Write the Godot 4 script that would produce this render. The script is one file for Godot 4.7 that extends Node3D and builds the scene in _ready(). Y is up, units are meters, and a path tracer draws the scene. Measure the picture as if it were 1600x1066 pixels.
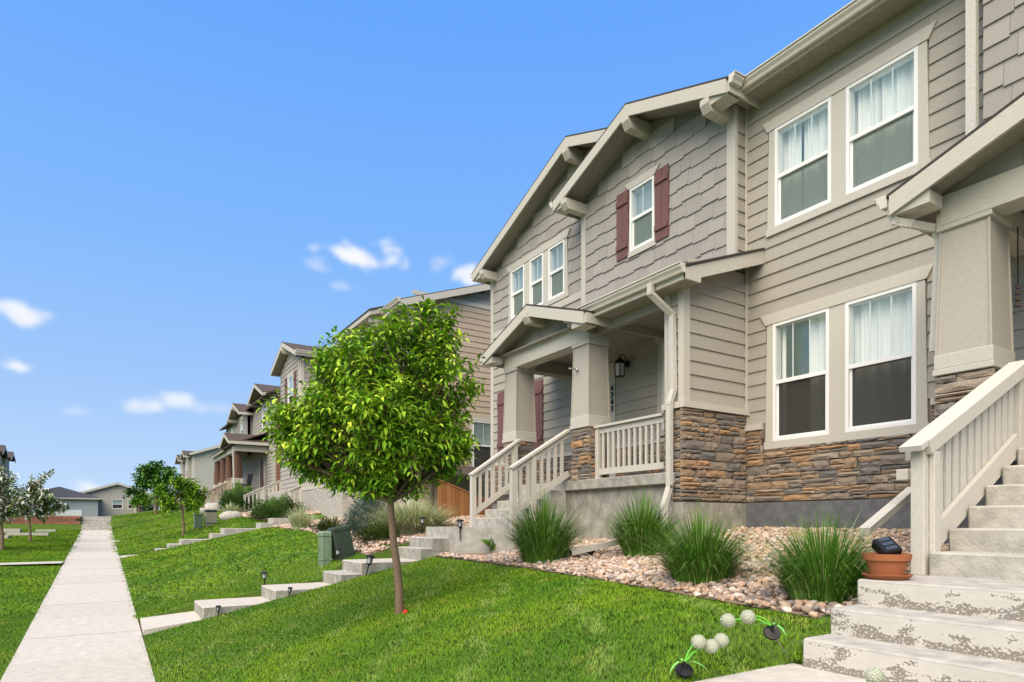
extends Node3D
# ------------------------------------------------------------------ helpers
class MB:
	var v := PackedVector3Array()
	var n := PackedVector3Array()
	var c := PackedColorArray()
	var uv := PackedVector2Array()
	var col := Color(1, 1, 1)
	func tri(a: Vector3, b: Vector3, d: Vector3) -> void:   # counter-clockwise seen from outside
		var nn := (b - a).cross(d - a)
		if nn.length_squared() < 1e-16: return
		nn = nn.normalized()
		v.append(a); v.append(d); v.append(b)
		for i in 3:
			n.append(nn); c.append(col)
	func trin(a: Vector3, b: Vector3, d: Vector3, na: Vector3, nb: Vector3, nd: Vector3) -> void:
		v.append(a); v.append(d); v.append(b)
		n.append(na); n.append(nd); n.append(nb)
		for i in 3: c.append(col)
	func quad(a: Vector3, b: Vector3, d: Vector3, e: Vector3) -> void:
		tri(a, b, d); tri(a, d, e)
	func quaduv(a: Vector3, b: Vector3, d: Vector3, e: Vector3, u0 := 0.0, u1 := 1.0) -> void:
		quad(a, b, d, e)
		uv.append(Vector2(u0, 1)); uv.append(Vector2(u1, 0)); uv.append(Vector2(u1, 1))
		uv.append(Vector2(u0, 1)); uv.append(Vector2(u0, 0)); uv.append(Vector2(u1, 0))
	func box(ct: Vector3, s: Vector3, b := Basis()) -> void:
		var h := s * 0.5
		var p := []
		for i in 8:
			p.append(ct + b * Vector3(h.x * (1 if i & 1 else -1), h.y * (1 if i & 2 else -1), h.z * (1 if i & 4 else -1)))
		quad(p[4], p[5], p[7], p[6]); quad(p[1], p[0], p[2], p[3])
		quad(p[5], p[1], p[3], p[7]); quad(p[0], p[4], p[6], p[2])
		quad(p[6], p[7], p[3], p[2]); quad(p[0], p[1], p[5], p[4])
	func span(a: Vector3, b: Vector3) -> void:
		box((a + b) * 0.5, (b - a).abs())
	func bevel(a: Vector3, b: Vector3, r: float) -> void:   # box with chamfered long edges on all sides
		var ct := (a + b) * 0.5
		var h := (b - a).abs() * 0.5
		var k := h - Vector3(r, r, r)
		for ax in 3:
			for s in [-1.0, 1.0]:
				var u := Vector3.ZERO; var w := Vector3.ZERO; var o := Vector3.ZERO
				o[ax] = h[ax] * s
				var i1 := (ax + 1) % 3; var i2 := (ax + 2) % 3
				u[i1] = k[i1]; w[i2] = k[i2]
				var q := [ct + o - u - w, ct + o + u - w, ct + o + u + w, ct + o - u + w]
				if s > 0: quad(q[0], q[1], q[2], q[3])
				else: quad(q[3], q[2], q[1], q[0])
		for ax in 3:
			var i1 := (ax + 1) % 3; var i2 := (ax + 2) % 3
			for s1 in [-1.0, 1.0]:
				for s2 in [-1.0, 1.0]:
					var e := Vector3.ZERO; e[ax] = k[ax]
					var pa := Vector3.ZERO; pa[i1] = h[i1] * s1; pa[i2] = k[i2] * s2
					var pb := Vector3.ZERO; pb[i1] = k[i1] * s1; pb[i2] = h[i2] * s2
					var q := [ct + pa - e, ct + pa + e, ct + pb + e, ct + pb - e]
					var nn: Vector3 = (q[1] - q[0]).cross(q[3] - q[0])
					if nn.dot(pa + pb) > 0: quad(q[0], q[1], q[2], q[3])
					else: quad(q[3], q[2], q[1], q[0])
		for i in 8:
			var sg := Vector3(1 if i & 1 else -1, 1 if i & 2 else -1, 1 if i & 4 else -1)
			var a1 := ct + Vector3(h.x, k.y, k.z) * sg; var b1 := ct + Vector3(k.x, h.y, k.z) * sg; var c1 := ct + Vector3(k.x, k.y, h.z) * sg
			if (b1 - a1).cross(c1 - a1).dot(sg) > 0: tri(a1, b1, c1)
			else: tri(a1, c1, b1)
	func prism(poly: PackedVector2Array, o: Vector3, ex: Vector3, ey: Vector3, ez: Vector3) -> void:
		var ar := 0.0
		for i in poly.size():
			var q := poly[(i + 1) % poly.size()]
			ar += poly[i].x * q.y - q.x * poly[i].y
		var pl := poly
		if ar < 0:
			pl = poly.duplicate(); pl.reverse()
		var flip := ex.cross(ey).dot(ez) < 0
		var t := Geometry2D.triangulate_polygon(pl)
		var P := func(q: Vector2) -> Vector3: return o + ex * q.x + ey * q.y
		for i in range(0, t.size(), 3):
			var a: Vector3 = P.call(pl[t[i]]); var b: Vector3 = P.call(pl[t[i + 1]]); var d: Vector3 = P.call(pl[t[i + 2]])
			var up := (b - a).cross(d - a).dot(ez) > 0
			if up: tri(a + ez, b + ez, d + ez); tri(a, d, b)
			else: tri(a + ez, d + ez, b + ez); tri(a, b, d)
		for i in pl.size():
			var a: Vector3 = P.call(pl[i]); var b: Vector3 = P.call(pl[(i + 1) % pl.size()])
			if flip: quad(b, a, a + ez, b + ez)
			else: quad(a, b, b + ez, a + ez)
	func slab(a: Vector3, b: Vector3, d: Vector3, e: Vector3, th: Vector3) -> void:   # a..e outline, th = offset to the other face
		var f := (b - a).cross(e - a).dot(th) > 0
		var q := [a, b, d, e]
		if f: q = [e, d, b, a]
		quad(q[0], q[1], q[2], q[3])
		quad(q[3] + th, q[2] + th, q[1] + th, q[0] + th)
		for i in 4:
			var j := (i + 1) % 4
			quad(q[j], q[i], q[i] + th, q[j] + th)
	func bar(a: Vector3, b: Vector3, w: float, h: float, up := Vector3.UP) -> void:
		var d := (b - a)
		var L := d.length()
		d = d / L
		var r := d.cross(up)
		if r.length() < 0.01: r = d.cross(Vector3.RIGHT)
		r = r.normalized()
		var u := r.cross(d).normalized()
		box((a + b) * 0.5, Vector3(w, h, L), Basis(r, u, -d))
	func tube(p: Array, r: Array, k := 8, capped := true) -> void:
		var rings := []
		var nr := []
		var ref := Vector3(0.3, 0.1, 0.9).normalized()
		for i in p.size():
			var d: Vector3 = (p[min(i + 1, p.size() - 1)] - p[max(i - 1, 0)])
			d = d.normalized()
			if abs(d.dot(ref)) > 0.95: ref = Vector3(1, 0.1, 0).normalized()
			var u := d.cross(ref).normalized()
			var w := d.cross(u).normalized()
			ref = (-w.cross(d)).cross(d) * -1.0 if false else ref
			var ring := []; var nn := []
			for j in k:
				var an := TAU * j / k
				var q := u * cos(an) + w * sin(an)
				ring.append(p[i] + q * r[i]); nn.append(q)
			rings.append(ring); nr.append(nn)
		for i in p.size() - 1:
			for j in k:
				var m := (j + 1) % k
				trin(rings[i][j], rings[i][m], rings[i + 1][m], nr[i][j], nr[i][m], nr[i + 1][m])
				trin(rings[i][j], rings[i + 1][m], rings[i + 1][j], nr[i][j], nr[i + 1][m], nr[i + 1][j])
		if capped:
			for e in [0, p.size() - 1]:
				for j in range(1, k - 1):
					if e == 0: tri(rings[0][0], rings[0][j + 1], rings[0][j])
					else: tri(rings[e][0], rings[e][j], rings[e][j + 1])
	func lathe(o: Vector3, prof: Array, k := 24, b := Basis()) -> void:   # prof: Vector2(radius, height)
		for i in prof.size() - 1:
			var p0: Vector2 = prof[i]; var p1: Vector2 = prof[i + 1]
			var t := (p1 - p0).normalized()
			for j in k:
				var a0 := TAU * j / k; var a1 := TAU * (j + 1) / k
				var d0 := Vector3(cos(a0), 0, -sin(a0)); var d1 := Vector3(cos(a1), 0, -sin(a1))
				var n0 := b * (d0 * t.y - Vector3(0, t.x, 0)); var n1 := b * (d1 * t.y - Vector3(0, t.x, 0))
				var q00 := o + b * (d0 * p0.x + Vector3(0, p0.y, 0)); var q01 := o + b * (d1 * p0.x + Vector3(0, p0.y, 0))
				var q10 := o + b * (d0 * p1.x + Vector3(0, p1.y, 0)); var q11 := o + b * (d1 * p1.x + Vector3(0, p1.y, 0))
				trin(q00, q01, q11, n0, n1, n1); trin(q00, q11, q10, n0, n1, n0)
	func mesh(m: Material) -> ArrayMesh:
		var am := ArrayMesh.new()
		var a := []
		a.resize(Mesh.ARRAY_MAX)
		a[Mesh.ARRAY_VERTEX] = v; a[Mesh.ARRAY_NORMAL] = n; a[Mesh.ARRAY_COLOR] = c
		if uv.size() == v.size(): a[Mesh.ARRAY_TEX_UV] = uv
		am.add_surface_from_arrays(Mesh.PRIMITIVE_TRIANGLES, a)
		am.surface_set_material(0, m)
		return am

const CAMH := 1.67
const YAW := 0.57066          # atan(642 / 1000)
const FACE := -PI / 2         # walls that face the path (world -x); local x = world z
var M := {}
var used := {}
var rng := RandomNumberGenerator.new()

func numbered(s: String) -> String:
	var k: int = used.get(s, 0)
	used[s] = k + 1
	return s if k == 0 else "%s_%03d" % [s, k]
func thing(called: String, label: String, category: String, at: Vector3, group := "") -> Node3D:
	var o := Node3D.new()
	o.name = numbered(called)
	add_child(o)
	o.position = at
	o.set_meta("label", label); o.set_meta("category", category)
	if group != "": o.set_meta("group", group)
	return o
func part(called: String, mb: MB, m: Material, parent: Node3D, shift := Vector3.ZERO) -> MeshInstance3D:
	var o := MeshInstance3D.new()
	o.name = called
	o.mesh = mb.mesh(m)
	o.position = shift
	parent.add_child(o, true)
	return o
func wpart(called: String, mb: MB, m: Material, house: Node3D) -> MeshInstance3D:   # geometry given in world coordinates
	return part(called, mb, m, house, -house.position)
func gpart(called: String, house: Node3D) -> Node3D:   # a part that groups sub-parts given in world coordinates
	var o := Node3D.new()
	o.name = called
	o.position = -house.position
	house.add_child(o, true)
	return o
func piece(called: String, mesh: Mesh, tr: Transform3D, parent: Node3D) -> MeshInstance3D:
	var o := MeshInstance3D.new()
	o.name = called
	o.mesh = mesh
	o.transform = tr
	parent.add_child(o, true)
	return o
func structure(called: String, mb: MB, m: Material) -> MeshInstance3D:
	var o := part(numbered(called), mb, m, self)
	o.set_meta("kind", "structure")
	return o
func lin(r: float, g: float, b: float) -> Color:
	return Color(r, g, b).linear_to_srgb()
func noise_tex(freq: float, lo: float, hi: float, size := 512, oct := 4, kind := FastNoiseLite.TYPE_SIMPLEX_SMOOTH, sd := 1, bump := false) -> NoiseTexture2D:
	var t := NoiseTexture2D.new()
	t.width = size; t.height = size; t.seamless = true
	var f := FastNoiseLite.new()
	f.noise_type = kind; f.frequency = freq; f.fractal_octaves = oct; f.seed = sd
	t.noise = f
	if bump:
		t.as_normal_map = true; t.bump_strength = hi
	else:
		var g := Gradient.new()
		g.set_color(0, Color(lo, lo, lo)); g.set_color(1, Color(hi, hi, hi))
		t.color_ramp = g
	return t
func mat(c: Color, rough := 0.8, tex: Texture2D = null, sc := Vector3.ONE, nrm: Texture2D = null, ns := 0.5) -> StandardMaterial3D:
	var m := StandardMaterial3D.new()
	m.albedo_color = c; m.roughness = rough
	m.metallic_specular = 0.35
	if tex:
		m.albedo_texture = tex
	if nrm:
		m.normal_enabled = true; m.normal_texture = nrm; m.normal_scale = ns
	if tex or nrm:
		m.uv1_triplanar = true; m.uv1_world_triplanar = true; m.uv1_scale = sc
	return m
func frame(o: Vector3, yaw: float) -> Transform3D:
	return Transform3D(Basis(Vector3.UP, yaw), o)

# ------------------------------------------------------------------ terrain
func path_y(z: float) -> float:
	var p := 0.04 * (-z - 8.1)
	if z < -40.6: p = 1.3
	return p
func base_y(z: float) -> float:   # level of the lawn along the path
	if z > -37.0: return 0.04 * (-z - 8.1)
	if z > -43.0: return lerpf(1.156, 2.05, (-z - 37.0) / 6.0)
	return 2.05 + 0.008 * (-z - 43.0)
const TZ := [20.0, 0.0, -2.3, -10.35, -11.35, -22.9, -23.9, -31.0, -32.0, -40.0, -60.0, -120.0]
const TY := [0.8, 1.0, 1.03, 1.08, 1.24, 1.50, 1.70, 2.0, 2.15, 2.5, 2.9, 3.4]
func table(zs: Array, ys: Array, z: float) -> float:
	for i in zs.size() - 1:
		if z <= zs[i] and z >= zs[i + 1]:
			return lerpf(ys[i], ys[i + 1], (zs[i] - z) / (zs[i] - zs[i + 1]))
	return ys[0] if z > zs[0] else ys[ys.size() - 1]
func bed_x(z: float) -> float:   # where the lawn meets the rock bed
	return table([20.0, -2.3, -4.0, -5.5, -7.5, -9.5, -10.4, -11.4, -12.2, -13.2, -15.0, -18.0, -23.0, -60.0, -120.0], [3.9, 3.95, 4.3, 4.6, 4.85, 4.97, 5.0, 4.15, 4.2, 4.15, 4.45, 4.9, 4.9, 5.0, 5.0], z)
func ground_y(x: float, z: float) -> float:
	var b := base_y(z)
	if x <= -0.885:
		if z < -41.3: return 2.02 + 0.01 * (-z - 41.3)
		var pz := path_y(z)
		return pz + 0.02 * minf(-x - 0.885, 8.0)
	if x < 0.48: return path_y(z) - 0.1 if z > -40.6 else lerpf(1.2, 2.0, clampf((-z - 40.6) / 1.6, 0, 1))
	var t := table(TZ, TY, z)
	var xb := 4.6 if z < -10.4 else bed_x(z)
	var s := (x - 0.48) / (xb - 0.48)
	var e := lerpf(1.0, 1.7, clampf((z + 8.0) / 5.6, 0, 1))
	if s < 1.0:
		if z < -11.3:
			var y2 := b + (t - b) * pow(s, lerpf(1.25, 1.0, clampf((-z - 11.3) / 5.0, 0, 1)))
			if z > -12.6:
				var px := [0.48, 1.25, 2.27, 3.28, 3.62, 4.7]; var py := [0.2, 0.37, 0.54, 0.70, 0.93, 1.22]
				for i in 5:
					if x >= px[i] and x < px[i + 1]:
						var yw: float = lerpf(py[i], py[i + 1], (x - px[i]) / (px[i + 1] - px[i]))
						y2 = lerpf(yw, y2, smoothstep(-11.4, -12.6, z))
			return y2
		var y := b + (t - b) * (1.0 - pow(1.0 - s, e))
		if z > -4.5 and x < 3.95:
			var lim := 0.79 + clampf((x - 3.5) / 0.45, 0, 1) * 0.25 + (-z - 2.42) * 0.2
			y = minf(y, lim)
		return y
	return t + minf(x - xb, 3.6) * 0.14
const WALKS := [[-10.35, -11.35, 6.3], [-22.9, -23.7, 6.4], [-30.6, -31.4, 6.4], [-38.2, -39.0, 6.0]]   # near edge, far edge, end
func hh(x: float, z: float) -> float:
	var y := ground_y(x, z)
	if x > 0.5:
		for w in WALKS:
			if z < w[0] - 0.02 and z > w[1] + 0.02 and x < w[2]: return y - 0.4
		if x > 0.9 and z > (-2.40 if x < 3.62 else -2.28): return minf(y, 0.5)
	return y

func _ready() -> void:
	rng.seed = 7
	setup_view()
	make_materials()
	make_ground()
	make_paths()
	make_house_a()
	make_house_b()
	make_house_d()
	make_far_houses()
	make_trees()
	make_plants()
	make_small_things()
	make_grass()
	make_gravel()

func setup_view() -> void:
	var cam := Camera3D.new()
	cam.name = "camera"
	cam.projection = Camera3D.PROJECTION_FRUSTUM
	cam.near = 0.1; cam.far = 600.0
	cam.keep_aspect = Camera3D.KEEP_HEIGHT
	cam.size = 0.1 * 1.066
	cam.frustum_offset = Vector2(0, 0.1 * (818.0 - 533.0) / 1000.0)
	add_child(cam)
	cam.position = Vector3(0, CAMH, 0)
	cam.rotation = Vector3(0, -YAW, 0)
	cam.current = true
	var sun := DirectionalLight3D.new()
	sun.name = "sun"
	sun.light_energy = 1.6
	sun.light_color = Color(1.0, 0.935, 0.82)
	sun.light_angular_distance = 75.0
	sun.shadow_enabled = true
	add_child(sun)
	sun.look_at_from_position(Vector3.ZERO, Vector3(0.52, -0.78, -0.36))
	var we := WorldEnvironment.new()
	we.name = "environment"
	var e := Environment.new()
	e.background_mode = Environment.BG_SKY
	var sk := Sky.new()
	var pm := PanoramaSkyMaterial.new()
	pm.panorama = sky_image()
	sk.sky_material = pm
	e.sky = sk
	e.tonemap_mode = Environment.TONE_MAPPER_LINEAR
	e.tonemap_exposure = 1.35
	e.sdfgi_enabled = true; e.ssao_enabled = true; e.ssil_enabled = true
	we.environment = e
	add_child(we)

func sky_image() -> ImageTexture:
	var W := 1536; var H := 768
	var img := Image.create_empty(W, H, false, Image.FORMAT_RGBF)
	# cumulus puffs: [azimuth from -z towards +x, elevation, half width, half height, strength] in radians
	var puffs := []
	var seen := [[565, 402, 62, 27, 1.0], [500, 418, 30, 14, 0.35], [690, 410, 22, 18, 0.35], [735, 436, 42, 20, 0.9], [532, 447, 22, 10, 0.3], [268, 632, 62, 22, 0.75], [225, 640, 40, 12, 0.4], [22, 492, 48, 22, 0.9], [20, 573, 26, 12, 0.9], [130, 645, 30, 9, 0.3], [145, 768, 34, 14, 0.8], [330, 640, 40, 14, 0.2]]
	for q in seen:
		var a: float = (q[0] - 800.0) / 1000.0
		var l := sqrt(1.0 + a * a)
		puffs.append([atan(a) + YAW, atan((818.0 - q[1]) / 1000.0 / l), q[2] / 1000.0 / l, q[3] / 1000.0 / l, q[4]])
	var r2 := RandomNumberGenerator.new(); r2.seed = 11
	for i in 34:
		var az := r2.randf_range(0.8, TAU - 0.8) + YAW
		var el := r2.randf_range(0.05, 0.75)
		puffs.append([az, el, r2.randf_range(0.03, 0.1), r2.randf_range(0.014, 0.035), r2.randf_range(0.3, 0.95)])
	var f := FastNoiseLite.new(); f.seed = 5; f.frequency = 1.0; f.fractal_octaves = 5
	var stops := [[0.0, Color(0.61, 0.78, 0.98)], [0.1, Color(0.46, 0.66, 0.97)], [0.2, Color(0.35, 0.58, 0.97)], [0.37, Color(0.23, 0.49, 0.98)], [0.6, Color(0.145, 0.40, 0.98)], [1.0, Color(0.10, 0.33, 0.95)]]
	var ex := 1.35
	for y in H:
		var el := (0.5 - (y + 0.5) / H) * PI
		var c: Color
		if el < 0: c = Color(0.22, 0.24, 0.2)
		else:
			var t := sin(el)
			for k in 5:
				if t >= stops[k][0]: c = stops[k][1].lerp(stops[k + 1][1], clampf((t - stops[k][0]) / (stops[k + 1][0] - stops[k][0]), 0, 1))
			c = Color(c.r / ex, c.g / ex, c.b / ex)
		for x in W: img.set_pixel(x, y, c)
	for p in puffs:
		var y0: int = clampi(int((0.5 - (p[1] + p[3] * 2.2) / PI) * H), 0, H - 1)
		var y1: int = clampi(int((0.5 - (p[1] - p[3] * 2.2) / PI) * H), 0, H - 1)
		var x0 := int((p[0] - p[2] * 2.2) / TAU * W)
		var x1 := int((p[0] + p[2] * 2.2) / TAU * W)
		for y in range(y0, y1 + 1):
			for x in range(x0, x1 + 1):
				var el := (0.5 - (y + 0.5) / H) * PI
				if el < 0.0: continue
				var az := (x + 0.5) / W * TAU
				var dx: float = (az - p[0]) / p[2]; var dy: float = (el - p[1]) / p[3]
				if dy < 0: dy *= 1.5
				var nz := f.get_noise_2d(az * 16.0, el * 26.0 + p[0] * 9.0)
				var d := 1.0 - sqrt(dx * dx + dy * dy) + nz * 0.9
				var k: float = smoothstep(0.0, 0.8, d) * p[4]
				if k <= 0: continue
				var xx := posmod(x, W)
				var c := img.get_pixel(xx, y)
				img.set_pixel(xx, y, c.lerp(Color(0.70, 0.715, 0.75), k))
	return ImageTexture.create_from_image(img)

func make_materials() -> void:
	var fine := noise_tex(0.05, 0.86, 1.0, 512, 4, FastNoiseLite.TYPE_SIMPLEX_SMOOTH, 3)
	var blotch := noise_tex(0.012, 0.8, 1.0, 512, 5, FastNoiseLite.TYPE_SIMPLEX_SMOOTH, 4)
	var grainn := noise_tex(0.04, 0, 3.0, 512, 4, FastNoiseLite.TYPE_SIMPLEX_SMOOTH, 9, true)
	var rough_n := noise_tex(0.06, 0, 6.0, 512, 5, FastNoiseLite.TYPE_SIMPLEX_SMOOTH, 12, true)
	var gx := Vector3(0.35, 6, 0.35)   # horizontal wood grain
	var gv := Vector3(7, 0.5, 7)       # vertical wood grain
	M.fine = fine; M.blotch = blotch; M.grainn = grainn; M.rough_n = rough_n
	M.siding = []
	for k in [0.97, 1.0, 1.03]: M.siding.append(mat(lin(0.43 * k, 0.398 * k, 0.337 * k), 0.75, fine, gx, grainn, 0.25))
	M.shingle = []
	for k in [0.94, 1.0, 1.05]: M.shingle.append(mat(lin(0.40 * k, 0.37 * k, 0.335 * k), 0.8, fine, gv, grainn, 0.35))
	M.tan = []
	for k in [0.97, 1.0, 1.03]: M.tan.append(mat(lin(0.53 * k, 0.42 * k, 0.315 * k), 0.75, fine, gx, grainn, 0.25))
	M.brown = [mat(lin(0.16, 0.085, 0.06), 0.75, fine, gx), mat(lin(0.24, 0.155, 0.105), 0.75, fine, gx)]
	M.grey2 = [mat(lin(0.42, 0.39, 0.35), 0.75, fine, gx), mat(lin(0.40, 0.375, 0.335), 0.75, fine, gx)]
	M.trim = mat(lin(0.60, 0.567, 0.49), 0.65, fine, gv, grainn, 0.15)
	M.trimh = mat(lin(0.60, 0.567, 0.49), 0.65, fine, gx, grainn, 0.15)
	M.column = mat(lin(0.50, 0.46, 0.395), 0.75, fine, gv, grainn, 0.3)
	M.soffit = mat(lin(0.37, 0.34, 0.29), 0.8, fine, gx)  # darker than the trim: shade under the eaves is put into this colour
	M.gutter = mat(lin(0.60, 0.56, 0.48), 0.4)
	M.downspout = mat(lin(0.63, 0.60, 0.53), 0.4, fine, Vector3(1.2, 1.2, 1.2))
	M.rail = mat(lin(0.62, 0.585, 0.51), 0.6, fine, gv, grainn, 0.2)
	M.vinyl = mat(lin(0.80, 0.80, 0.78), 0.35)
	M.shutter = mat(lin(0.20, 0.098, 0.088), 0.6, fine, gv, grainn, 0.2)
	M.door = mat(lin(0.12, 0.05, 0.04), 0.5)
	M.roof = mat(lin(0.10, 0.085, 0.075), 0.95, noise_tex(0.08, 0.6, 1.0, 512, 4, FastNoiseLite.TYPE_CELLULAR, 6), Vector3(2, 2, 2))
	M.roofbrown = mat(lin(0.13, 0.10, 0.08), 0.95, noise_tex(0.08, 0.65, 1.0, 512, 4, FastNoiseLite.TYPE_CELLULAR, 6), Vector3(2, 2, 2))
	M.roofgrey = mat(lin(0.10, 0.105, 0.12), 0.95, M.roof.albedo_texture, Vector3(1.5, 1.5, 1.5))
	M.concrete = mat(lin(0.50, 0.475, 0.42), 0.9, blotch, Vector3(0.9, 0.9, 0.9), rough_n, 0.25)
	M.path = mat(lin(0.555, 0.51, 0.44), 0.9, noise_tex(0.02, 0.9, 1.0, 512, 5, FastNoiseLite.TYPE_SIMPLEX_SMOOTH, 44), Vector3(0.6, 0.6, 0.6), rough_n, 0.15)
	M.path2 = mat(lin(0.525, 0.485, 0.415), 0.9, M.path.albedo_texture, Vector3(0.6, 0.6, 0.6), rough_n, 0.15)
	M.foundation = mat(lin(0.45, 0.43, 0.375), 0.95, noise_tex(0.012, 0.74, 1.0, 512, 5, FastNoiseLite.TYPE_SIMPLEX_SMOOTH, 21), Vector3(0.7, 0.5, 0.7), rough_n, 0.3)
	M.grey_found = mat(lin(0.16, 0.165, 0.175), 0.95, blotch, Vector3(0.8, 0.8, 0.8))
	M.dark = mat(lin(0.02, 0.02, 0.02), 0.9)
	M.room = mat(lin(0.20, 0.19, 0.18), 0.9)
	M.blackplastic = mat(lin(0.012, 0.012, 0.013), 0.35)
	M.metal = mat(lin(0.35, 0.35, 0.36), 0.3); M.metal.metallic = 0.9
	M.mortar = mat(lin(0.10, 0.085, 0.07), 0.95, fine, Vector3(4, 4, 4))
	M.stones = []
	var sn := noise_tex(0.035, 0.66, 1.0, 512, 5, FastNoiseLite.TYPE_SIMPLEX_SMOOTH, 31)
	for c in [[0.46, 0.345, 0.245], [0.51, 0.36, 0.235], [0.56, 0.365, 0.215], [0.60, 0.37, 0.20], [0.40, 0.325, 0.25], [0.34, 0.29, 0.24], [0.28, 0.25, 0.225], [0.30, 0.265, 0.23], [0.50, 0.405, 0.31], [0.39, 0.29, 0.21], [0.24, 0.225, 0.215], [0.46, 0.37, 0.285]]:
		M.stones.append(mat(lin(c[0], c[1], c[2]), 0.9, sn, Vector3(3.2, 3.2, 3.2), rough_n, 0.9))
	M.glass = mat(Color(0.80, 0.95, 0.92, 0.08), 0.02); M.glass.transparency = BaseMaterial3D.TRANSPARENCY_ALPHA; M.glass.metallic_specular = 0.8
	M.screen = mat(Color(0.27, 0.27, 0.25, 0.6), 0.9); M.screen.transparency = BaseMaterial3D.TRANSPARENCY_ALPHA
	M.screen2 = mat(Color(0.50, 0.56, 0.53, 0.55), 0.9); M.screen2.transparency = BaseMaterial3D.TRANSPARENCY_ALPHA
	M.curtain = mat(lin(0.90, 0.90, 0.86), 0.9); M.curtain.backlight = Color(0.25, 0.25, 0.25)
	M.blind = mat(lin(0.72, 0.76, 0.76), 0.7)
	M.terracotta = mat(lin(0.40, 0.14, 0.06), 0.8, fine, Vector3(3, 3, 3))
	M.greenbox = mat(lin(0.20, 0.29, 0.19), 0.5, blotch, Vector3(2, 2, 2))
	M.greendark = mat(lin(0.04, 0.062, 0.044), 0.45, blotch, Vector3(2, 2, 2))
	M.boxtan = mat(lin(0.42, 0.40, 0.30), 0.6, blotch, Vector3(2, 2, 2))
	M.fence = [mat(lin(0.36, 0.16, 0.06), 0.85, fine, gv), mat(lin(0.31, 0.135, 0.05), 0.85, fine, gv), mat(lin(0.40, 0.19, 0.075), 0.85, fine, gv)]
	M.redblock = [mat(lin(0.30, 0.135, 0.085), 0.9, fine, Vector3(2, 2, 2)), mat(lin(0.25, 0.12, 0.08), 0.9, fine, Vector3(2, 2, 2)), mat(lin(0.36, 0.17, 0.11), 0.9, fine, Vector3(2, 2, 2))]
	M.bark = mat(lin(0.40, 0.275, 0.18), 0.9, noise_tex(0.04, 0.45, 1.0, 512, 4, FastNoiseLite.TYPE_SIMPLEX_SMOOTH, 51), Vector3(8, 3, 8), rough_n, 1.0)
	M.leaf = StandardMaterial3D.new()
	M.leaf.vertex_color_use_as_albedo = true; M.leaf.roughness = 0.5; M.leaf.metallic_specular = 0.3
	M.leaf.cull_mode = BaseMaterial3D.CULL_DISABLED; M.leaf.backlight = Color(0.75, 0.75, 0.4)
	M.grass = StandardMaterial3D.new()
	M.grass.vertex_color_use_as_albedo = true; M.grass.roughness = 0.65; M.grass.metallic_specular = 0.2
	M.grass.cull_mode = BaseMaterial3D.CULL_DISABLED; M.grass.backlight = Color(0.3, 0.3, 0.15)
	M.rock = StandardMaterial3D.new()
	M.rock.vertex_color_use_as_albedo = true; M.rock.roughness = 0.85
	M.rock.albedo_texture = fine; M.rock.uv1_triplanar = true; M.rock.uv1_world_triplanar = true; M.rock.uv1_scale = Vector3(9, 9, 9)
	M.soil = mat(lin(0.09, 0.16, 0.02), 0.95, blotch, Vector3(2, 2, 2))
	M.bedsoil = mat(lin(0.26, 0.19, 0.14), 0.95, fine, Vector3(6, 6, 6))
	M.chimney = mat(lin(0.12, 0.09, 0.07), 0.7)

func make_ground() -> void:
	var g := MB.new()
	var xs := [-150.0, -80.0, -40.0, -20.0, -9.0, -5.0, -3.0, -1.5, -0.885]
	var x := 0.48
	xs.append(-0.884); xs.append(0.479)
	while x < 9.0:
		xs.append(x); x += 0.12 if x < 5.2 else 0.24
	for q in [10.0, 14.0, 24.0, 45.0, 90.0, 150.0]: xs.append(q)
	var zs := [60.0, 20.0, 8.0, 2.0]
	var z := 0.0
	while z > -12.4:
		zs.append(z); z -= 0.3
	while z > -45.0:
		zs.append(z); z -= 0.6
	for q in [-46.0, -50.0, -60.0, -80.0, -110.0, -150.0, -260.0, -420.0]: zs.append(q)
	for w in WALKS:
		for q in [w[0], w[0] - 0.04, w[1] + 0.04, w[1]]: zs.append(q)
	for q in [-2.265, -2.285, -2.33, -2.385, -2.405, -2.55, -2.85, -3.15, -3.45, -3.75, -4.05, -11.45, -11.6, -11.8]: zs.append(q)
	zs.sort(); zs.reverse()
	for i in xs.size() - 1:
		for j in zs.size() - 1:
			var a := Vector3(xs[i], hh(xs[i], zs[j]), zs[j]); var b := Vector3(xs[i + 1], hh(xs[i + 1], zs[j]), zs[j])
			var c := Vector3(xs[i + 1], hh(xs[i + 1], zs[j + 1]), zs[j + 1]); var d := Vector3(xs[i], hh(xs[i], zs[j + 1]), zs[j + 1])
			g.quad(a, b, c, d)
	structure("ground", g, M.soil)
	# rock beds: sheets a little above the ground between the lawn edge and the walls
	for seg in [[-1.0, -10.3], [-11.4, -22.85], [-23.95, -31.0]]:
		var bed := MB.new()
		var zz: float = seg[0]
		while zz > seg[1] + 0.01:
			var z2: float = maxf(zz - 0.25, seg[1])
			for k in 14:
				var q := []
				for cc in [[zz, k], [zz, k + 1], [z2, k + 1], [z2, k]]:
					var xb := bed_x(cc[0])
					var xx: float = lerpf(xb, 8.6, cc[1] / 14.0)
					q.append(Vector3(xx, hh(xx, cc[0]) + 0.012, cc[0]))
				bed.quad(q[0], q[1], q[2], q[3])
			zz = z2
		structure("rock_bed", bed, M.bedsoil)
		var ed := MB.new()
		zz = seg[0]
		while zz > seg[1] + 0.01:
			var z2: float = maxf(zz - 0.25, seg[1])
			var a := Vector3(bed_x(zz), hh(bed_x(zz), zz) - 0.04, zz); var b := Vector3(bed_x(z2), hh(bed_x(z2), z2) - 0.04, z2)
			ed.bar(a, b, 0.006, 0.09)
			zz = z2
		structure("lawn_edging", ed, M.dark)

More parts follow.
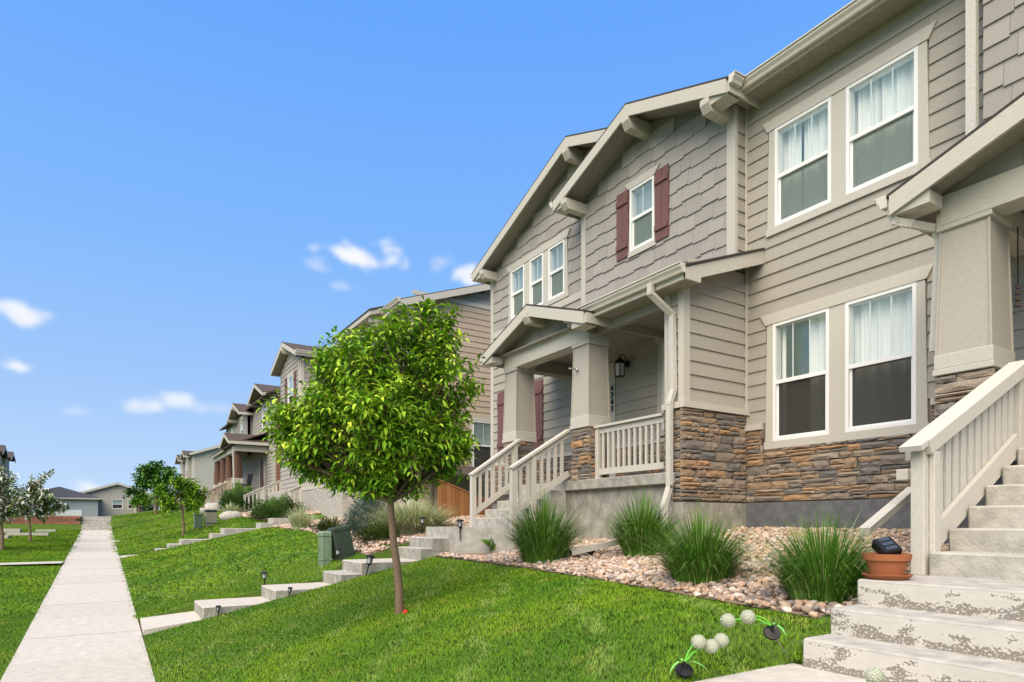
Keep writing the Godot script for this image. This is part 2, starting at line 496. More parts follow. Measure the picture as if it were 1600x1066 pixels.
func make_paths() -> void:
	# the main path: one slab after another
	var root := Node3D.new(); root.name = "path"; add_child(root); root.set_meta("kind", "structure")
	var z := 6.0
	var k := 0
	while z > -40.55:
		var z2 := maxf(z - 1.52, -40.6)
		var m := MB.new()
		var a := Vector3(-0.885, path_y(z) + 0.012, z - 0.006); var b := Vector3(0.48, path_y(z) + 0.012, z - 0.006)
		var c := Vector3(0.48, path_y(z2) + 0.012, z2 + 0.006); var d := Vector3(-0.885, path_y(z2) + 0.012, z2 + 0.006)
		var lift := Vector3(0, 0.004 * (k % 2), 0)
		m.slab(a + lift, b + lift, c + lift, d + lift, Vector3(0, -0.12, 0))
		part("slab", m, M.path if k % 3 else M.path2, root)
		z = z2; k += 1
	# steps at the end of the path
	var st := thing("concrete_steps", "flight of concrete steps at the far end of the straight path", "steps", Vector3(-0.2, 1.3, -40.6))
	for i in 5:
		var m := MB.new()
		m.bevel(Vector3(-0.885 + 0.003 * i, 1.2 + 0.01 * i, -40.6 - 0.32 * i), Vector3(0.48 - 0.003 * i, 1.3 + 0.15 * (i + 1), -42.4 + 0.01 * i), 0.012)
		part("step", m, M.concrete, st, -st.position)
	# walkway slab and steps to the near porch on the right
	var w := MB.new()
	w.bevel(Vector3(0.9, 0.55, -2.42), Vector3(3.62, 0.803, -1.45), 0.01)
	structure("walkway", w, M.path)
	st = thing("concrete_steps", "wide stained concrete steps rising to the porch on the right", "steps", Vector3(5.0, 0.8, -1.5))
	var sx := [3.58, 3.87, 4.18, 4.875, 5.175, 5.475, 5.775, 6.075, 6.375]
	for i in sx.size():
		var y1 := 0.975 + 0.165 * i
		var zl := -2.32 if i < 3 else -2.2
		var xe: float = sx[i + 1] + 0.05 if i + 1 < sx.size() else 7.0
		if i == 2: xe = 4.95
		var m := MB.new()
		m.bevel(Vector3(sx[i], 0.6 + 0.01 * i, zl + 0.003 * (i % 2)), Vector3(xe, y1, 0.6 + 0.01 * i), 0.014)
		var o := part("step", m, M.concrete, st, -st.position)
		if i < 3:
			var f := MB.new()
			var yb := y1 - 0.172
			f.quaduv(Vector3(sx[i] - 0.0025, yb, zl + 0.016), Vector3(sx[i] - 0.0025, yb, 0.58), Vector3(sx[i] - 0.0025, y1 - 0.016, 0.58), Vector3(sx[i] - 0.0025, y1 - 0.016, zl + 0.016))
			part("riser_face", f, stain_mat(i), o)
	# walkway and steps to the middle porch
	var zn := -10.35; var zf := -11.35
	w = MB.new()
	w.slab(Vector3(0.5, 0.175, zn), Vector3(1.3, 0.26, zn), Vector3(1.3, 0.275, zf), Vector3(0.5, 0.215, zf), Vector3(0, -0.15, 0))
	structure("walkway", w, M.path)
	st = thing("concrete_steps", "long stepped concrete walk climbing to the porch marked 4343", "steps", Vector3(3.5, 0.3, -10.85))
	var s2 := [[1.25, 0.44], [2.27, 0.63], [3.3, 0.83], [3.65, 1.015], [4.72, 1.23], [4.95, 1.41]]
	for i in s2.size():
		var m := MB.new()
		var xe: float = s2[i + 1][0] + 0.08 if i + 1 < s2.size() else 5.4
		m.bevel(Vector3(s2[i][0], 0.05 + s2[i][1] - 0.45, zf + 0.002 * (i % 2)), Vector3(xe, s2[i][1], zn - 0.002 * (i % 2)), 0.012)
		part("step", m, M.path if i < 4 and i != 2 else M.concrete, st, -st.position)
		var f := MB.new()
		var zb := zn + 0.003
		f.quad(Vector3(s2[i][0] + 0.013, s2[i][1] - 0.24, zb), Vector3(xe - 0.09, s2[i][1] - 0.24, zb), Vector3(xe - 0.09, s2[i][1] - 0.013, zb), Vector3(s2[i][0] + 0.013, s2[i][1] - 0.013, zb))
		part("side_face", f, M.foundation, st, -st.position)
		f = MB.new()
		var xb: float = s2[i][0] - 0.003
		f.quad(Vector3(xb, s2[i][1] - 0.19, zf + 0.013), Vector3(xb, s2[i][1] - 0.19, zn - 0.013), Vector3(xb, s2[i][1] - 0.013, zn - 0.013), Vector3(xb, s2[i][1] - 0.013, zf + 0.013))
		part("riser_face", f, M.foundation, st, -st.position)
	var ld := MB.new()
	ld.prism(PackedVector2Array([Vector2(5.3, -11.35), Vector2(5.3, -10.1), Vector2(5.78, -8.93), Vector2(6.3, -8.93), Vector2(6.3, -11.35)]), Vector3(0, 1.0, 0), Vector3(1, 0, 0), Vector3(0, 0, 1), Vector3(0, 0.605, 0))
	part("landing", ld, M.concrete, st, -st.position)
	for i in 5:
		var m := MB.new()
		m.bevel(Vector3(5.82 + 0.27 * i, 1.3, -10.45 + 0.003 * i), Vector3(6.99 - 0.004 * i, 1.605 + 0.163 * (i + 1) - (0.003 if i == 4 else 0.0), -9.06 - 0.003 * i), 0.012)
		part("step", m, M.concrete, st, -st.position)
	# stepped walks to the houses further along
	far_walk(-22.9, -23.7, [[1.45, 0.86], [1.8, 1.01], [2.15, 1.15], [3.05, 1.33], [3.4, 1.5], [4.55, 1.68], [4.95, 1.85]], "stepped concrete walk climbing the lawn beyond the green boxes")
	far_walk(-30.6, -31.4, [[2.2, 1.22], [2.75, 1.42], [3.4, 1.6], [4.4, 1.78], [5.0, 1.95]], "short stepped concrete walk climbing past the small round tree")
	far_walk(-38.2, -39.0, [[1.4, 1.45], [1.9, 1.6], [2.5, 1.75], [3.1, 1.95], [3.8, 2.15], [4.6, 2.35]], "farthest stepped concrete walk climbing to the brown house")
	# thin walks on the left lawn
	for q in [[-21.6, -0.9, -12.0, 0.0], [-33.5, -3.2, -4.9, 0.05], [-35.8, -2.0, -3.5, 0.06], [-29.0, -3.6, -4.6, 0.08], [-38.0, -3.2, -5.2, 0.12], [-39.2, -1.9, -2.7, 0.04]]:
		var m := MB.new()
		m.span(Vector3(q[2], hh(q[2], q[0]) - 0.1, q[0] - 0.5), Vector3(q[1], hh(q[1], q[0]) + 0.05 + q[3], q[0] + 0.5))
		structure("walkway", m, M.path)
	# red block retaining wall at the end of the left lawn
	var rw := thing("retaining_wall", "low red block retaining wall beside the far path steps", "wall", Vector3(-4.5, 1.3, -41.2))
	for r in 5:
		var x := -0.93 - 0.2 * (r % 2)
		while x > -9.0:
			var m := MB.new()
			m.bevel(Vector3(x - 0.39, 1.3 + 0.155 * r, -41.35), Vector3(x, 1.45 + 0.155 * r, -41.05), 0.012)
			part("block", m, M.redblock[rng.randi() % 3], rw, -rw.position)
			x -= 0.4
	var core := MB.new()
	core.span(Vector3(-9.2, 1.2, -41.4), Vector3(-0.95, 2.06, -41.1))
	part("core", core, M.mortar, rw, -rw.position)

func far_walk(zn: float, zf: float, s: Array, label: String) -> void:
	var w := MB.new()
	var y0 := path_y((zn + zf) / 2)
	w.slab(Vector3(0.5, y0 + 0.02, zn), Vector3(s[0][0] + 0.1, s[0][1] - 0.17, zn), Vector3(s[0][0] + 0.1, s[0][1] - 0.16, zf), Vector3(0.5, y0 + 0.04, zf), Vector3(0, -0.2, 0))
	structure("walkway", w, M.path)
	var st := thing("concrete_steps", label, "steps", Vector3(s[0][0] + 1.0, s[0][1] - 0.2, (zn + zf) / 2))
	for i in s.size():
		var m := MB.new()
		var xe: float = s[i + 1][0] + 0.06 if i + 1 < s.size() else s[i][0] + 1.4
		m.bevel(Vector3(s[i][0], s[i][1] - 0.45, zf + 0.003 * (i % 2)), Vector3(xe, s[i][1], zn - 0.003 * (i % 2)), 0.012)
		part("step", m, M.concrete, st, -st.position)

func stain_mat(k: int) -> StandardMaterial3D:   # flaked dark cement patches on the lower risers
	var W := 1024; var H := 72
	var img := Image.create_empty(W, H, false, Image.FORMAT_RGB8)
	var f := FastNoiseLite.new(); f.seed = 70 + k; f.frequency = 0.011; f.fractal_octaves = 3
	var f2 := FastNoiseLite.new(); f2.seed = 90 + k; f2.frequency = 0.13; f2.fractal_octaves = 3
	var f3 := FastNoiseLite.new(); f3.seed = 20 + k; f3.frequency = 0.3
	for y in H:
		for x in W:
			var t := float(y) / H
			var big := f.get_noise_2d(x, y * 2.0 + 30 * k)
			var sm := f2.get_noise_2d(x, y)
			var d := big * 1.5 + sm * 0.75 + (t - 0.68) * 1.3
			var g := 0.98 + 0.05 * f3.get_noise_2d(x, y) + 0.05 * big
			var c := Color(0.775, 0.755, 0.72) * g
			if d > -0.03 and sm > -0.3: c = Color(0.53, 0.505, 0.465) * (0.97 + 0.2 * f3.get_noise_2d(x + 400, y))
			img.set_pixel(x, y, Color(c.r, c.g, c.b))
	var m := StandardMaterial3D.new()
	m.albedo_texture = ImageTexture.create_from_image(img)
	m.roughness = 0.92
	return m

# ------------------------------------------------------------------ building kit
var board_mesh := {}
func board_unit(m: Material) -> ArrayMesh:
	if not board_mesh.has(m):
		var b := MB.new()
		b.prism(PackedVector2Array([Vector2(0, 0), Vector2(0, 0.026), Vector2(0.03, 0.027), Vector2(1.04, 0.006), Vector2(1.04, 0)]), Vector3.ZERO, Vector3(0, 1, 0), Vector3(0, 0, 1), Vector3(1, 0, 0))
		board_mesh[m] = b.mesh(m)
	return board_mesh[m]
func append_box(mb: MB, F: Transform3D, x0: float, x1: float, y0: float, y1: float, z0: float, z1: float) -> void:
	mb.box(F * Vector3((x0 + x1) / 2, (y0 + y1) / 2, (z0 + z1) / 2), Vector3(x1 - x0, y1 - y0, z1 - z0), F.basis)
# free rectangles of a strip [xa, xb] x [ya, yb] once the holes are taken out
func free_rects(xa: float, xb: float, ya: float, yb: float, holes: Array) -> Array:
	var cuts := [xa, xb]
	for h in holes:
		if h[3] <= ya + 0.005 or h[2] >= yb - 0.005: continue
		for q in [h[0], h[1]]:
			if q > xa and q < xb: cuts.append(q)
	cuts.sort()
	var out := []
	for i in cuts.size() - 1:
		var x0: float = cuts[i]; var x1: float = cuts[i + 1]
		if x1 - x0 < 0.006: continue
		var ys := [[ya, yb]]
		for h in holes:
			if h[0] <= x0 + 0.001 and h[1] >= x1 - 0.001:
				var nx := []
				for r in ys:
					if h[3] <= r[0] or h[2] >= r[1]: nx.append(r); continue
					if h[2] - r[0] > 0.012: nx.append([r[0], h[2]])
					if r[1] - h[3] > 0.012: nx.append([h[3], r[1]])
				ys = nx
		if out.size() and out[-1][1] == x0 and out[-1][2] == ys: out[-1][1] = x1
		else: out.append([x0, x1, ys])
	var res := []
	for o in out:
		for r in o[2]: res.append([o[0], o[1], r[0], r[1]])
	return res
func row_span(x0: float, x1: float, y: float, gable) -> Array:
	if gable == null or y < gable[2]: return [x0, x1]
	var k: float = gable[1] - (y - gable[2]) / gable[3]
	return [maxf(x0, gable[0] - k), minf(x1, gable[0] + k)]
# lap boards; gable = [centre x, half width at eave, eave y, pitch]; merged into one mesh when mb is given
func boards(parent: Node3D, F: Transform3D, x0: float, x1: float, y0: float, y1: float, holes: Array, mats: Array, expo := 0.203, gable = null, mb: MB = null) -> void:
	var y := y0
	while y < y1 - 0.01:
		var yt := minf(y + expo, y1)
		var sp := row_span(x0, x1, yt, gable)
		if sp[1] - sp[0] > 0.05:
			for r in free_rects(sp[0], sp[1], y, yt, holes):
				var hgt: float = r[3] - r[2]
				if mb != null:
					var a := [Vector3(r[0], r[2], 0.026), Vector3(r[1], r[2], 0.026), Vector3(r[1], r[3], 0.004), Vector3(r[0], r[3], 0.004), Vector3(r[0], r[2], 0), Vector3(r[1], r[2], 0)]
					for i in 6: a[i] = F * a[i]
					mb.quad(a[0], a[1], a[2], a[3]); mb.quad(a[4], a[5], a[1], a[0])
				else:
					# long runs are butted from two lengths
					var xa: float = r[0]
					while xa < r[1] - 0.01:
						var xe: float = r[1]
						if xe - xa > 4.2: xe = xa + rng.randf_range(2.2, 3.6)
						var m: Material = mats[rng.randi() % mats.size()]
						piece("board", board_unit(m), F * Transform3D(Basis.from_scale(Vector3(xe - xa - 0.002, hgt, 1)), Vector3(xa, r[2], rng.randf_range(0, 0.0015))), parent)
						xa = xe
		y = yt
func shingles(parent: Node3D, F: Transform3D, x0: float, x1: float, y0: float, y1: float, holes: Array, wmin: float, wmax: float, gable = null, expo := 0.255, mats: Array = []) -> void:
	if mats.is_empty(): mats = M.shingle
	var y := y0
	while y < y1 - 0.01:
		var yt := minf(y + expo, y1)
		var sp := row_span(x0, x1, yt, gable)
		var x: float = sp[0]
		var k := rng.randi() % 2
		while x < sp[1] - 0.01:
			var xe: float = minf(x + rng.randf_range(wmin, wmax), sp[1])
			if sp[1] - xe < 0.06: xe = sp[1]
			k += 1
			var drop: float = (0.028 if k % 2 else 0.0) + rng.randf_range(-0.004, 0.004)
			for r in free_rects(x, xe, y - drop, yt, holes):
				if r[1] - r[0] < 0.02: continue
				piece("shingle", board_unit(mats[rng.randi() % mats.size()]), F * Transform3D(Basis.from_scale(Vector3(r[1] - r[0] - 0.004, r[3] - r[2], 1.0 + 0.12 * rng.randf())), Vector3(r[0] + 0.002, r[2], 0)), parent)
			x = xe
		y = yt
# sheathing: the solid wall behind the cladding, with real openings
func sheath(mb: MB, F: Transform3D, x0: float, x1: float, y0: float, y1: float, holes: Array, th := 0.16) -> void:
	var ys := [y0, y1]
	for h in holes:
		for q in [h[2], h[3]]:
			if q > y0 and q < y1 and not ys.has(q): ys.append(q)
	ys.sort()
	for i in ys.size() - 1:
		for r in free_rects(x0, x1, ys[i], ys[i + 1], holes):
			append_box(mb, F, r[0], r[1], r[2], r[3], -th, 0)
var stone_units := []
func stone_mesh(k: int, m: int) -> ArrayMesh:
	if stone_units.is_empty():
		for i in 6: stone_units.append({})
	var d: Dictionary = stone_units[k]
	if not d.has(m):
		var r := RandomNumberGenerator.new(); r.seed = 100 + k
		var b := MB.new()
		var nx := 4; var ny := 2
		var g := []
		for j in ny + 1:
			for i in nx + 1:
				var ex: float = 1.0 if i == 0 or i == nx else 0.0
				var ey: float = 1.0 if j == 0 or j == ny else 0.0
				g.append(Vector3(clampf(float(i) / nx + r.randf_range(-0.05, 0.05) * (1 - ex), 0, 1), clampf(float(j) / ny + r.randf_range(-0.07, 0.07) + ey * (0.05 if j == 0 else -0.05), 0, 1), r.randf_range(0.75, 1.0) - 0.22 * maxf(ex, ey)))
		for j in ny:
			for i in nx:
				var p: int = j * (nx + 1) + i
				if r.randf() < 0.5: b.tri(g[p], g[p + 1], g[p + nx + 2]); b.tri(g[p], g[p + nx + 2], g[p + nx + 1])
				else: b.tri(g[p], g[p + 1], g[p + nx + 1]); b.tri(g[p + 1], g[p + nx + 2], g[p + nx + 1])
		var dn := func(q: Vector3) -> Vector3: return Vector3(q.x, q.y, 0)
		for i in nx:
			b.quad(dn.call(g[i]), dn.call(g[i + 1]), g[i + 1], g[i])
			var t: int = ny * (nx + 1) + i
			b.quad(g[t], g[t + 1], dn.call(g[t + 1]), dn.call(g[t]))
		for j in ny:
			var p: int = j * (nx + 1)
			b.quad(dn.call(g[p + nx + 1]), dn.call(g[p]), g[p], g[p + nx + 1])
			b.quad(g[p + 2 * nx + 1], g[p + nx], dn.call(g[p + nx]), dn.call(g[p + 2 * nx + 1]))
		d[m] = b.mesh(M.stones[m])
	return d[m]
func stonework(parent: Node3D, F: Transform3D, x0: float, x1: float, y0: float, y1: float, holes: Array = [], scale := 1.0) -> void:
	var y := y0
	while y < y1 - 0.03:
		var h := rng.randf_range(0.085, 0.15) * scale
		if y + h > y1 - 0.05: h = y1 - y
		var x := x0
		while x < x1 - 0.01:
			var w := rng.randf_range(0.16, 0.5) * scale
			if x + w > x1 - 0.09: w = x1 - x
			var cells := [[y, y + h]]
			if h > 0.085 * scale and rng.randf() < 0.45:
				var c := y + h * rng.randf_range(0.4, 0.6)
				cells = [[y, c], [c, y + h]]
			for c in cells:
				var parts := [[x, x + w]]
				if cells.size() == 2 and w > 0.3 and rng.randf() < 0.4:
					var q := x + w * rng.randf_range(0.35, 0.65)
					parts = [[x, q], [q, x + w]]
				for p in parts:
					for r in free_rects(p[0], p[1], c[0], c[1], holes):
						if r[1] - r[0] < 0.03 or r[3] - r[2] < 0.02: continue
						var dep := rng.randf_range(0.045, 0.085)
						piece("stone", stone_mesh(rng.randi() % 6, rng.randi() % M.stones.size()), F * Transform3D(Basis.from_scale(Vector3(r[1] - r[0] - 0.006, r[3] - r[2] - 0.005, dep)), Vector3(r[0] + 0.003, r[2] + 0.0025, 0)), parent)
			x += w
		y += h
# a double-hung window: white frame, sashes, grille, glass, curtain; o: header, casing, sill, cols, curtain, screen, blind
func window(house: Node3D, F: Transform3D, x0: float, x1: float, y0: float, y1: float, o := {}) -> void:
	var w := gpart("window", house)
	var fr := MB.new()
	var t := 0.045
	append_box(fr, F, x0, x0 + t, y0, y1, -0.10, 0.04); append_box(fr, F, x1 - t, x1, y0, y1, -0.10, 0.04)
	append_box(fr, F, x0 + t, x1 - t, y0, y0 + t, -0.10, 0.04); append_box(fr, F, x0 + t, x1 - t, y1 - t, y1, -0.10, 0.04)
	piece("frame", fr.mesh(M.vinyl), Transform3D(), w)
	var ym := lerpf(y0, y1, o.get("meet", 0.5))
	var sa := MB.new()
	append_box(sa, F, x0 + t, x1 - t, ym - 0.028, ym + 0.028, -0.07, 0.03)
	append_box(sa, F, x0 + t, x0 + t + 0.03, y0 + t, ym, -0.07, 0.0); append_box(sa, F, x1 - t - 0.03, x1 - t, y0 + t, ym, -0.07, 0.0)
	append_box(sa, F, x0 + t + 0.03, x1 - t - 0.03, y0 + t, y0 + t + 0.03, -0.07, 0.0)
	piece("sash", sa.mesh(M.vinyl), Transform3D(), w)
	for i in range(1, o.get("cols", 3)):
		var mu := MB.new()
		var xx := lerpf(x0 + t, x1 - t, float(i) / o.get("cols", 3))
		append_box(mu, F, xx - 0.007, xx + 0.007, ym + 0.028, y1 - t, -0.006, 0.004)
		piece("muntin", mu.mesh(M.vinyl), Transform3D(), w)
	if o.get("top_bar", false):
		var mu := MB.new()
		append_box(mu, F, x0 + t, x1 - t, lerpf(ym, y1, 0.45), lerpf(ym, y1, 0.45) + 0.018, -0.034, -0.012)
		piece("muntin", mu.mesh(M.vinyl), Transform3D(), w)
	var up := MB.new()
	append_box(up, F, x0 + t, x1 - t, ym + 0.028, y1 - t, 0.008, 0.013)
	piece("pane", up.mesh(M.glass), Transform3D(), w)
	var lo := MB.new()
	append_box(lo, F, x0 + t, x1 - t, y0 + t, ym, -0.064, -0.058)
	piece("pane", lo.mesh(M.glass), Transform3D(), w)
	var sc := MB.new()
	append_box(sc, F, x0 + t + 0.005, x1 - t - 0.005, y0 + t, ym - 0.028, -0.005, -0.003)
	piece("insect_screen", sc.mesh(o.get("screen", M.screen)), Transform3D(), w)
	for cu in o.get("curtains", [[0.0, 1.0]]):
		var cm := MB.new()
		var n := int((cu[1] - cu[0]) * (x1 - x0) / 0.012) + 2
		var ph := rng.randf() * 9.0
		var pts := []
		for i in n + 1:
			var u: float = lerpf(cu[0], cu[1], float(i) / n)
			var s := sin(u * 30.0 + ph) * 0.028 + sin(u * 71.0 + ph * 2.0) * 0.014
			pts.append(Vector2(lerpf(x0 - 0.02, x1 + 0.02, u), -0.165 + s))
		for i in n:
			cm.quad(F * Vector3(pts[i].x, y0 - 0.03, pts[i].y), F * Vector3(pts[i + 1].x, y0 - 0.03, pts[i + 1].y), F * Vector3(pts[i + 1].x, y1 + 0.03, pts[i + 1].y), F * Vector3(pts[i].x, y1 + 0.03, pts[i].y))
		piece("curtain", cm.mesh(M.curtain), Transform3D(), w)
	if o.get("blind", 0.0) > 0.0:
		var bm := MB.new()
		var yy := y1
		while yy > lerpf(y1, y0, o.blind):
			bm.slab(F * Vector3(x0, yy, -0.11), F * Vector3(x1, yy, -0.11), F * Vector3(x1, yy - 0.03, -0.145), F * Vector3(x0, yy - 0.03, -0.145), F.basis * Vector3(0, 0.002, 0))
			yy -= 0.035
		piece("blind", bm.mesh(M.blind), Transform3D(), w)
# flared head, sloped side casings and sill board round one or more windows
func casing(house: Node3D, F: Transform3D, x0: float, x1: float, y0: float, y1: float, gaps: Array, cw := 0.10, hd := 0.16, flare := 0.09, sl := 0.11) -> void:
	var g := gpart("window_trim", house)
	var h := MB.new()
	h.prism(PackedVector2Array([Vector2(x0 - cw - 0.02, y1), Vector2(x1 + cw + 0.02, y1), Vector2(x1 + cw + flare + 0.02, y1 + hd), Vector2(x0 - cw - flare - 0.02, y1 + hd)]), F * Vector3(0, 0, 0), F.basis.x, F.basis.y, F.basis.z * 0.05)
	piece("header", h.mesh(M.trimh), Transform3D(), g)
	for s in [[x0, -1.0], [x1, 1.0]]:
		var c := MB.new()
		c.prism(PackedVector2Array([Vector2(s[0], y0), Vector2(s[0] + s[1] * (cw + 0.03), y0), Vector2(s[0] + s[1] * cw, y1 - 0.002), Vector2(s[0], y1 - 0.002)]), F * Vector3(0, 0, 0), F.basis.x, F.basis.y, F.basis.z * 0.036)
		piece("casing", c.mesh(M.trim), Transform3D(), g)
	for q in gaps:
		var c := MB.new()
		append_box(c, F, q[0], q[1], y0, y1 - 0.002, 0, 0.036)
		piece("mullion", c.mesh(M.trim), Transform3D(), g)
	var sb := MB.new()
	append_box(sb, F, x0 - cw - 0.05, x1 + cw + 0.05, y0 - sl, y0 - 0.002, 0, 0.044)
	piece("sill", sb.mesh(M.trimh), Transform3D(), g)
func trim_hole(x0: float, x1: float, y0: float, y1: float, cw := 0.10, hd := 0.16, sl := 0.11) -> Array:
	return [[x0 - cw - 0.02, x1 + cw + 0.02, y0 - sl, y1 + hd]]
func shutter(house: Node3D, F: Transform3D, x0: float, x1: float, y0: float, y1: float) -> void:
	var g := gpart("shutter", house)
	var n := 3 if x1 - x0 > 0.35 else 2
	for i in n:
		var b := MB.new()
		var a := lerpf(x0, x1, float(i) / n); var e := lerpf(x0, x1, float(i + 1) / n)
		append_box(b, F, a + 0.004, e - 0.004, y0, y1, 0.026, 0.05)
		piece("plank", b.mesh(M.shutter), Transform3D(), g)
	for q in [0.14, 0.80]:
		var b := MB.new()
		var yy := lerpf(y0, y1, q)
		append_box(b, F, x0 + 0.01, x1 - 0.01, yy, yy + 0.09, 0.05, 0.078)
		piece("batten", b.mesh(M.shutter), Transform3D(), g)
# gable roof with its ridge along x (towards the path); s_only limits to one slope
func gable_roof(house: Node3D, zc: float, half: float, xf: float, xb: float, ye: float, pitch: float, roofm: Material, rk := 0.2, chop := 0.0, wallhalf := 0.0, cut_right := 0.0, xcut := 0.0) -> void:
	var top := MB.new(); var sof := MB.new()
	for s in [-1.0, 1.0]:
		var e := Vector3(xf, ye, zc + s * half); var r := Vector3(xf, ye + pitch * half, zc)
		if cut_right > 0.0 and s > 0.0:   # a lower roof stands in front: only the top of this slope shows there
			var e3 := Vector3(xf, ye + pitch * (half - cut_right), zc + cut_right)
			var q := Vector3(xcut - xf, 0, 0)
			top.slab(e3 + Vector3(-0.03, 0.035, 0), r + Vector3(-0.03, 0.035, 0), r + q + Vector3(0, 0.035, 0), e3 + q + Vector3(0, 0.035, 0), Vector3(0, -0.033, 0))
			sof.slab(e3 + Vector3(0.03, 0, 0), r + Vector3(0.03, 0, 0), r + q, e3 + q, Vector3(0, -0.10, 0))
			var rb2 := MB.new()
			rb2.slab(e3, r, r + Vector3(0, -rk, 0), e3 + Vector3(0, -rk, 0), Vector3(-0.035, 0, 0))
			wpart("rake_board", rb2, M.trimh, house)
			top.slab(e + q + Vector3(0, 0.035, 0), r + q + Vector3(0, 0.035, 0), Vector3(xb, r.y + 0.035, zc), Vector3(xb, ye + 0.035, e.z), Vector3(0, -0.033, 0))
			continue
		var e2 := Vector3(xb, ye, zc + s * half); var r2 := Vector3(xb, ye + pitch * half, zc)
		var ov := Vector3(-0.03, 0, 0); var dn := Vector3(0, -pitch * 0.03, s * 0.03)
		top.slab(e + ov + dn + Vector3(0, 0.035, 0), r + ov + Vector3(0, 0.035, 0), r2 + Vector3(0, 0.035, 0), e2 + dn + Vector3(0, 0.035, 0), Vector3(0, -0.033, 0))
		sof.slab(e + Vector3(0.03, 0, 0), r + Vector3(0.03, 0, 0), r2, e2, Vector3(0, -0.10, 0))
		var rb := MB.new()
		rb.slab(e, r, r + Vector3(0, -rk, 0), e + Vector3(0, -rk, 0), Vector3(-0.035, 0, 0))
		wpart("rake_board", rb, M.trimh, house)
		var fb := MB.new()
		fb.slab(e, e2, e2 + Vector3(0, -rk * 0.9, 0), e + Vector3(0, -rk * 0.9, 0), Vector3(0, 0, s * 0.03))
		wpart("fascia", fb, M.trimh, house)
		if chop > 0.0:   # boxed eave return
			var pc := MB.new()
			var zi: float = zc + s * wallhalf
			var yl := ye - rk
			pc.prism(PackedVector2Array([Vector2(zc + s * half, yl), Vector2(zi, yl - 0.0), Vector2(zi, yl + (half - wallhalf) * pitch), ]), Vector3(xf + 0.002, 0, 0), Vector3(0, 0, 1), Vector3(0, 1, 0), Vector3(chop, 0, 0))
			wpart("eave_return", pc, M.trimh, house)
	wpart("roof", top, roofm, house)
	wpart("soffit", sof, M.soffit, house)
func bracket(house: Node3D, x0: float, x1: float, y: float, z: float, h := 0.2, w := 0.15) -> void:
	var b := MB.new()
	b.prism(PackedVector2Array([Vector2(x1, y), Vector2(x0 + h * 0.35, y), Vector2(x0, y + h * 0.55), Vector2(x0, y + h), Vector2(x1, y + h)]), Vector3(0, 0, z - w / 2), Vector3(1, 0, 0), Vector3(0, 1, 0), Vector3(0, 0, w))
	wpart("bracket", b, M.trimh, house)
func gutter(house: Node3D, a: Vector3, b: Vector3, out: Vector3, called := "gutter") -> void:   # a, b at the top back edge; out points away from the fascia
	var g := MB.new()
	g.prism(PackedVector2Array([Vector2(0, 0), Vector2(0, -0.11), Vector2(0.06, -0.11), Vector2(0.075, -0.07), Vector2(0.105, -0.035), Vector2(0.105, 0.0), Vector2(0.125, 0.0), Vector2(0.125, 0.016), Vector2(0.0, 0.016)]), a, out, Vector3.UP, b - a)
	wpart(called, g, M.gutter, house)
func downspout(house: Node3D, pts: Array, w := 0.085, h := 0.065, up := Vector3.RIGHT) -> void:
	var d := MB.new()
	for i in pts.size() - 1:
		var a: Vector3 = pts[i]; var b: Vector3 = pts[i + 1]
		var e := (b - a).normalized() * 0.025
		d.bar(a - (e if i > 0 else Vector3.ZERO), b + (e if i < pts.size() - 2 else Vector3.ZERO), w, h, up)
	wpart("downspout", d, M.downspout, house)
func column(house: Node3D, xf: float, zc: float, yb: float, y1: float, y2: float, stone_to: float, shaftm: Material = null, wb := 0.48, wt := 0.40) -> void:
	# stone pier from yb to stone_to, painted base block, tapered shaft, capital up to y2
	var g := gpart("porch_column", house)
	var cx := xf + 0.25
	if shaftm == null: shaftm = M.column
	var core := MB.new()
	core.span(Vector3(cx - 0.19, yb, zc - 0.19), Vector3(cx + 0.19, stone_to, zc + 0.19))
	piece("pier_core", core.mesh(M.mortar), Transform3D(), g)
	stonework(g, frame(Vector3(cx - 0.19, 0, zc), FACE), -0.25, 0.25, yb, stone_to - 0.004)
	stonework(g, frame(Vector3(cx, 0, zc + 0.19), 0.0), -0.19, 0.19, yb, stone_to - 0.004)
	var b := MB.new()
	b.bevel(Vector3(cx - 0.26, stone_to, zc - 0.26), Vector3(cx + 0.26, stone_to + 0.06, zc + 0.26), 0.006)
	b.bevel(Vector3(cx - 0.25, stone_to + 0.061, zc - 0.25), Vector3(cx + 0.25, stone_to + 0.20, zc + 0.25), 0.006)
	piece("base_block", b.mesh(M.trim), Transform3D(), g)
	var s := MB.new()
	var y0 := stone_to + 0.20
	var hb := wb / 2 - 0.01; var ht := wt / 2
	var p := []
	for q in [[hb, y0], [ht, y1]]:
		for k in [[-1, 1], [1, 1], [1, -1], [-1, -1]]: p.append(Vector3(cx + k[0] * q[0], q[1], zc + k[1] * q[0]))
	for i in 4:
		var j := (i + 1) % 4
		s.quad(p[i], p[j], p[4 + j], p[4 + i])
	piece("shaft", s.mesh(shaftm), Transform3D(), g)
	# corner boards give the shaft its seams
	var cb := MB.new()
	for i in 4:
		var o := Vector3(p[i].x - cx, 0, p[i].z - zc).normalized() * 0.004
		cb.bar(p[i] + o - Vector3(0, 0.0, 0), p[4 + i] + o, 0.02, 0.02, Vector3.RIGHT)
	piece("corner_board", cb.mesh(shaftm), Transform3D(), g)
	var c := MB.new()
	c.bevel(Vector3(cx - ht - 0.035, y1 - 0.002, zc - ht - 0.035), Vector3(cx + ht + 0.035, y2, zc + ht + 0.035), 0.005)
	piece("capital", c.mesh(M.trim), Transform3D(), g)
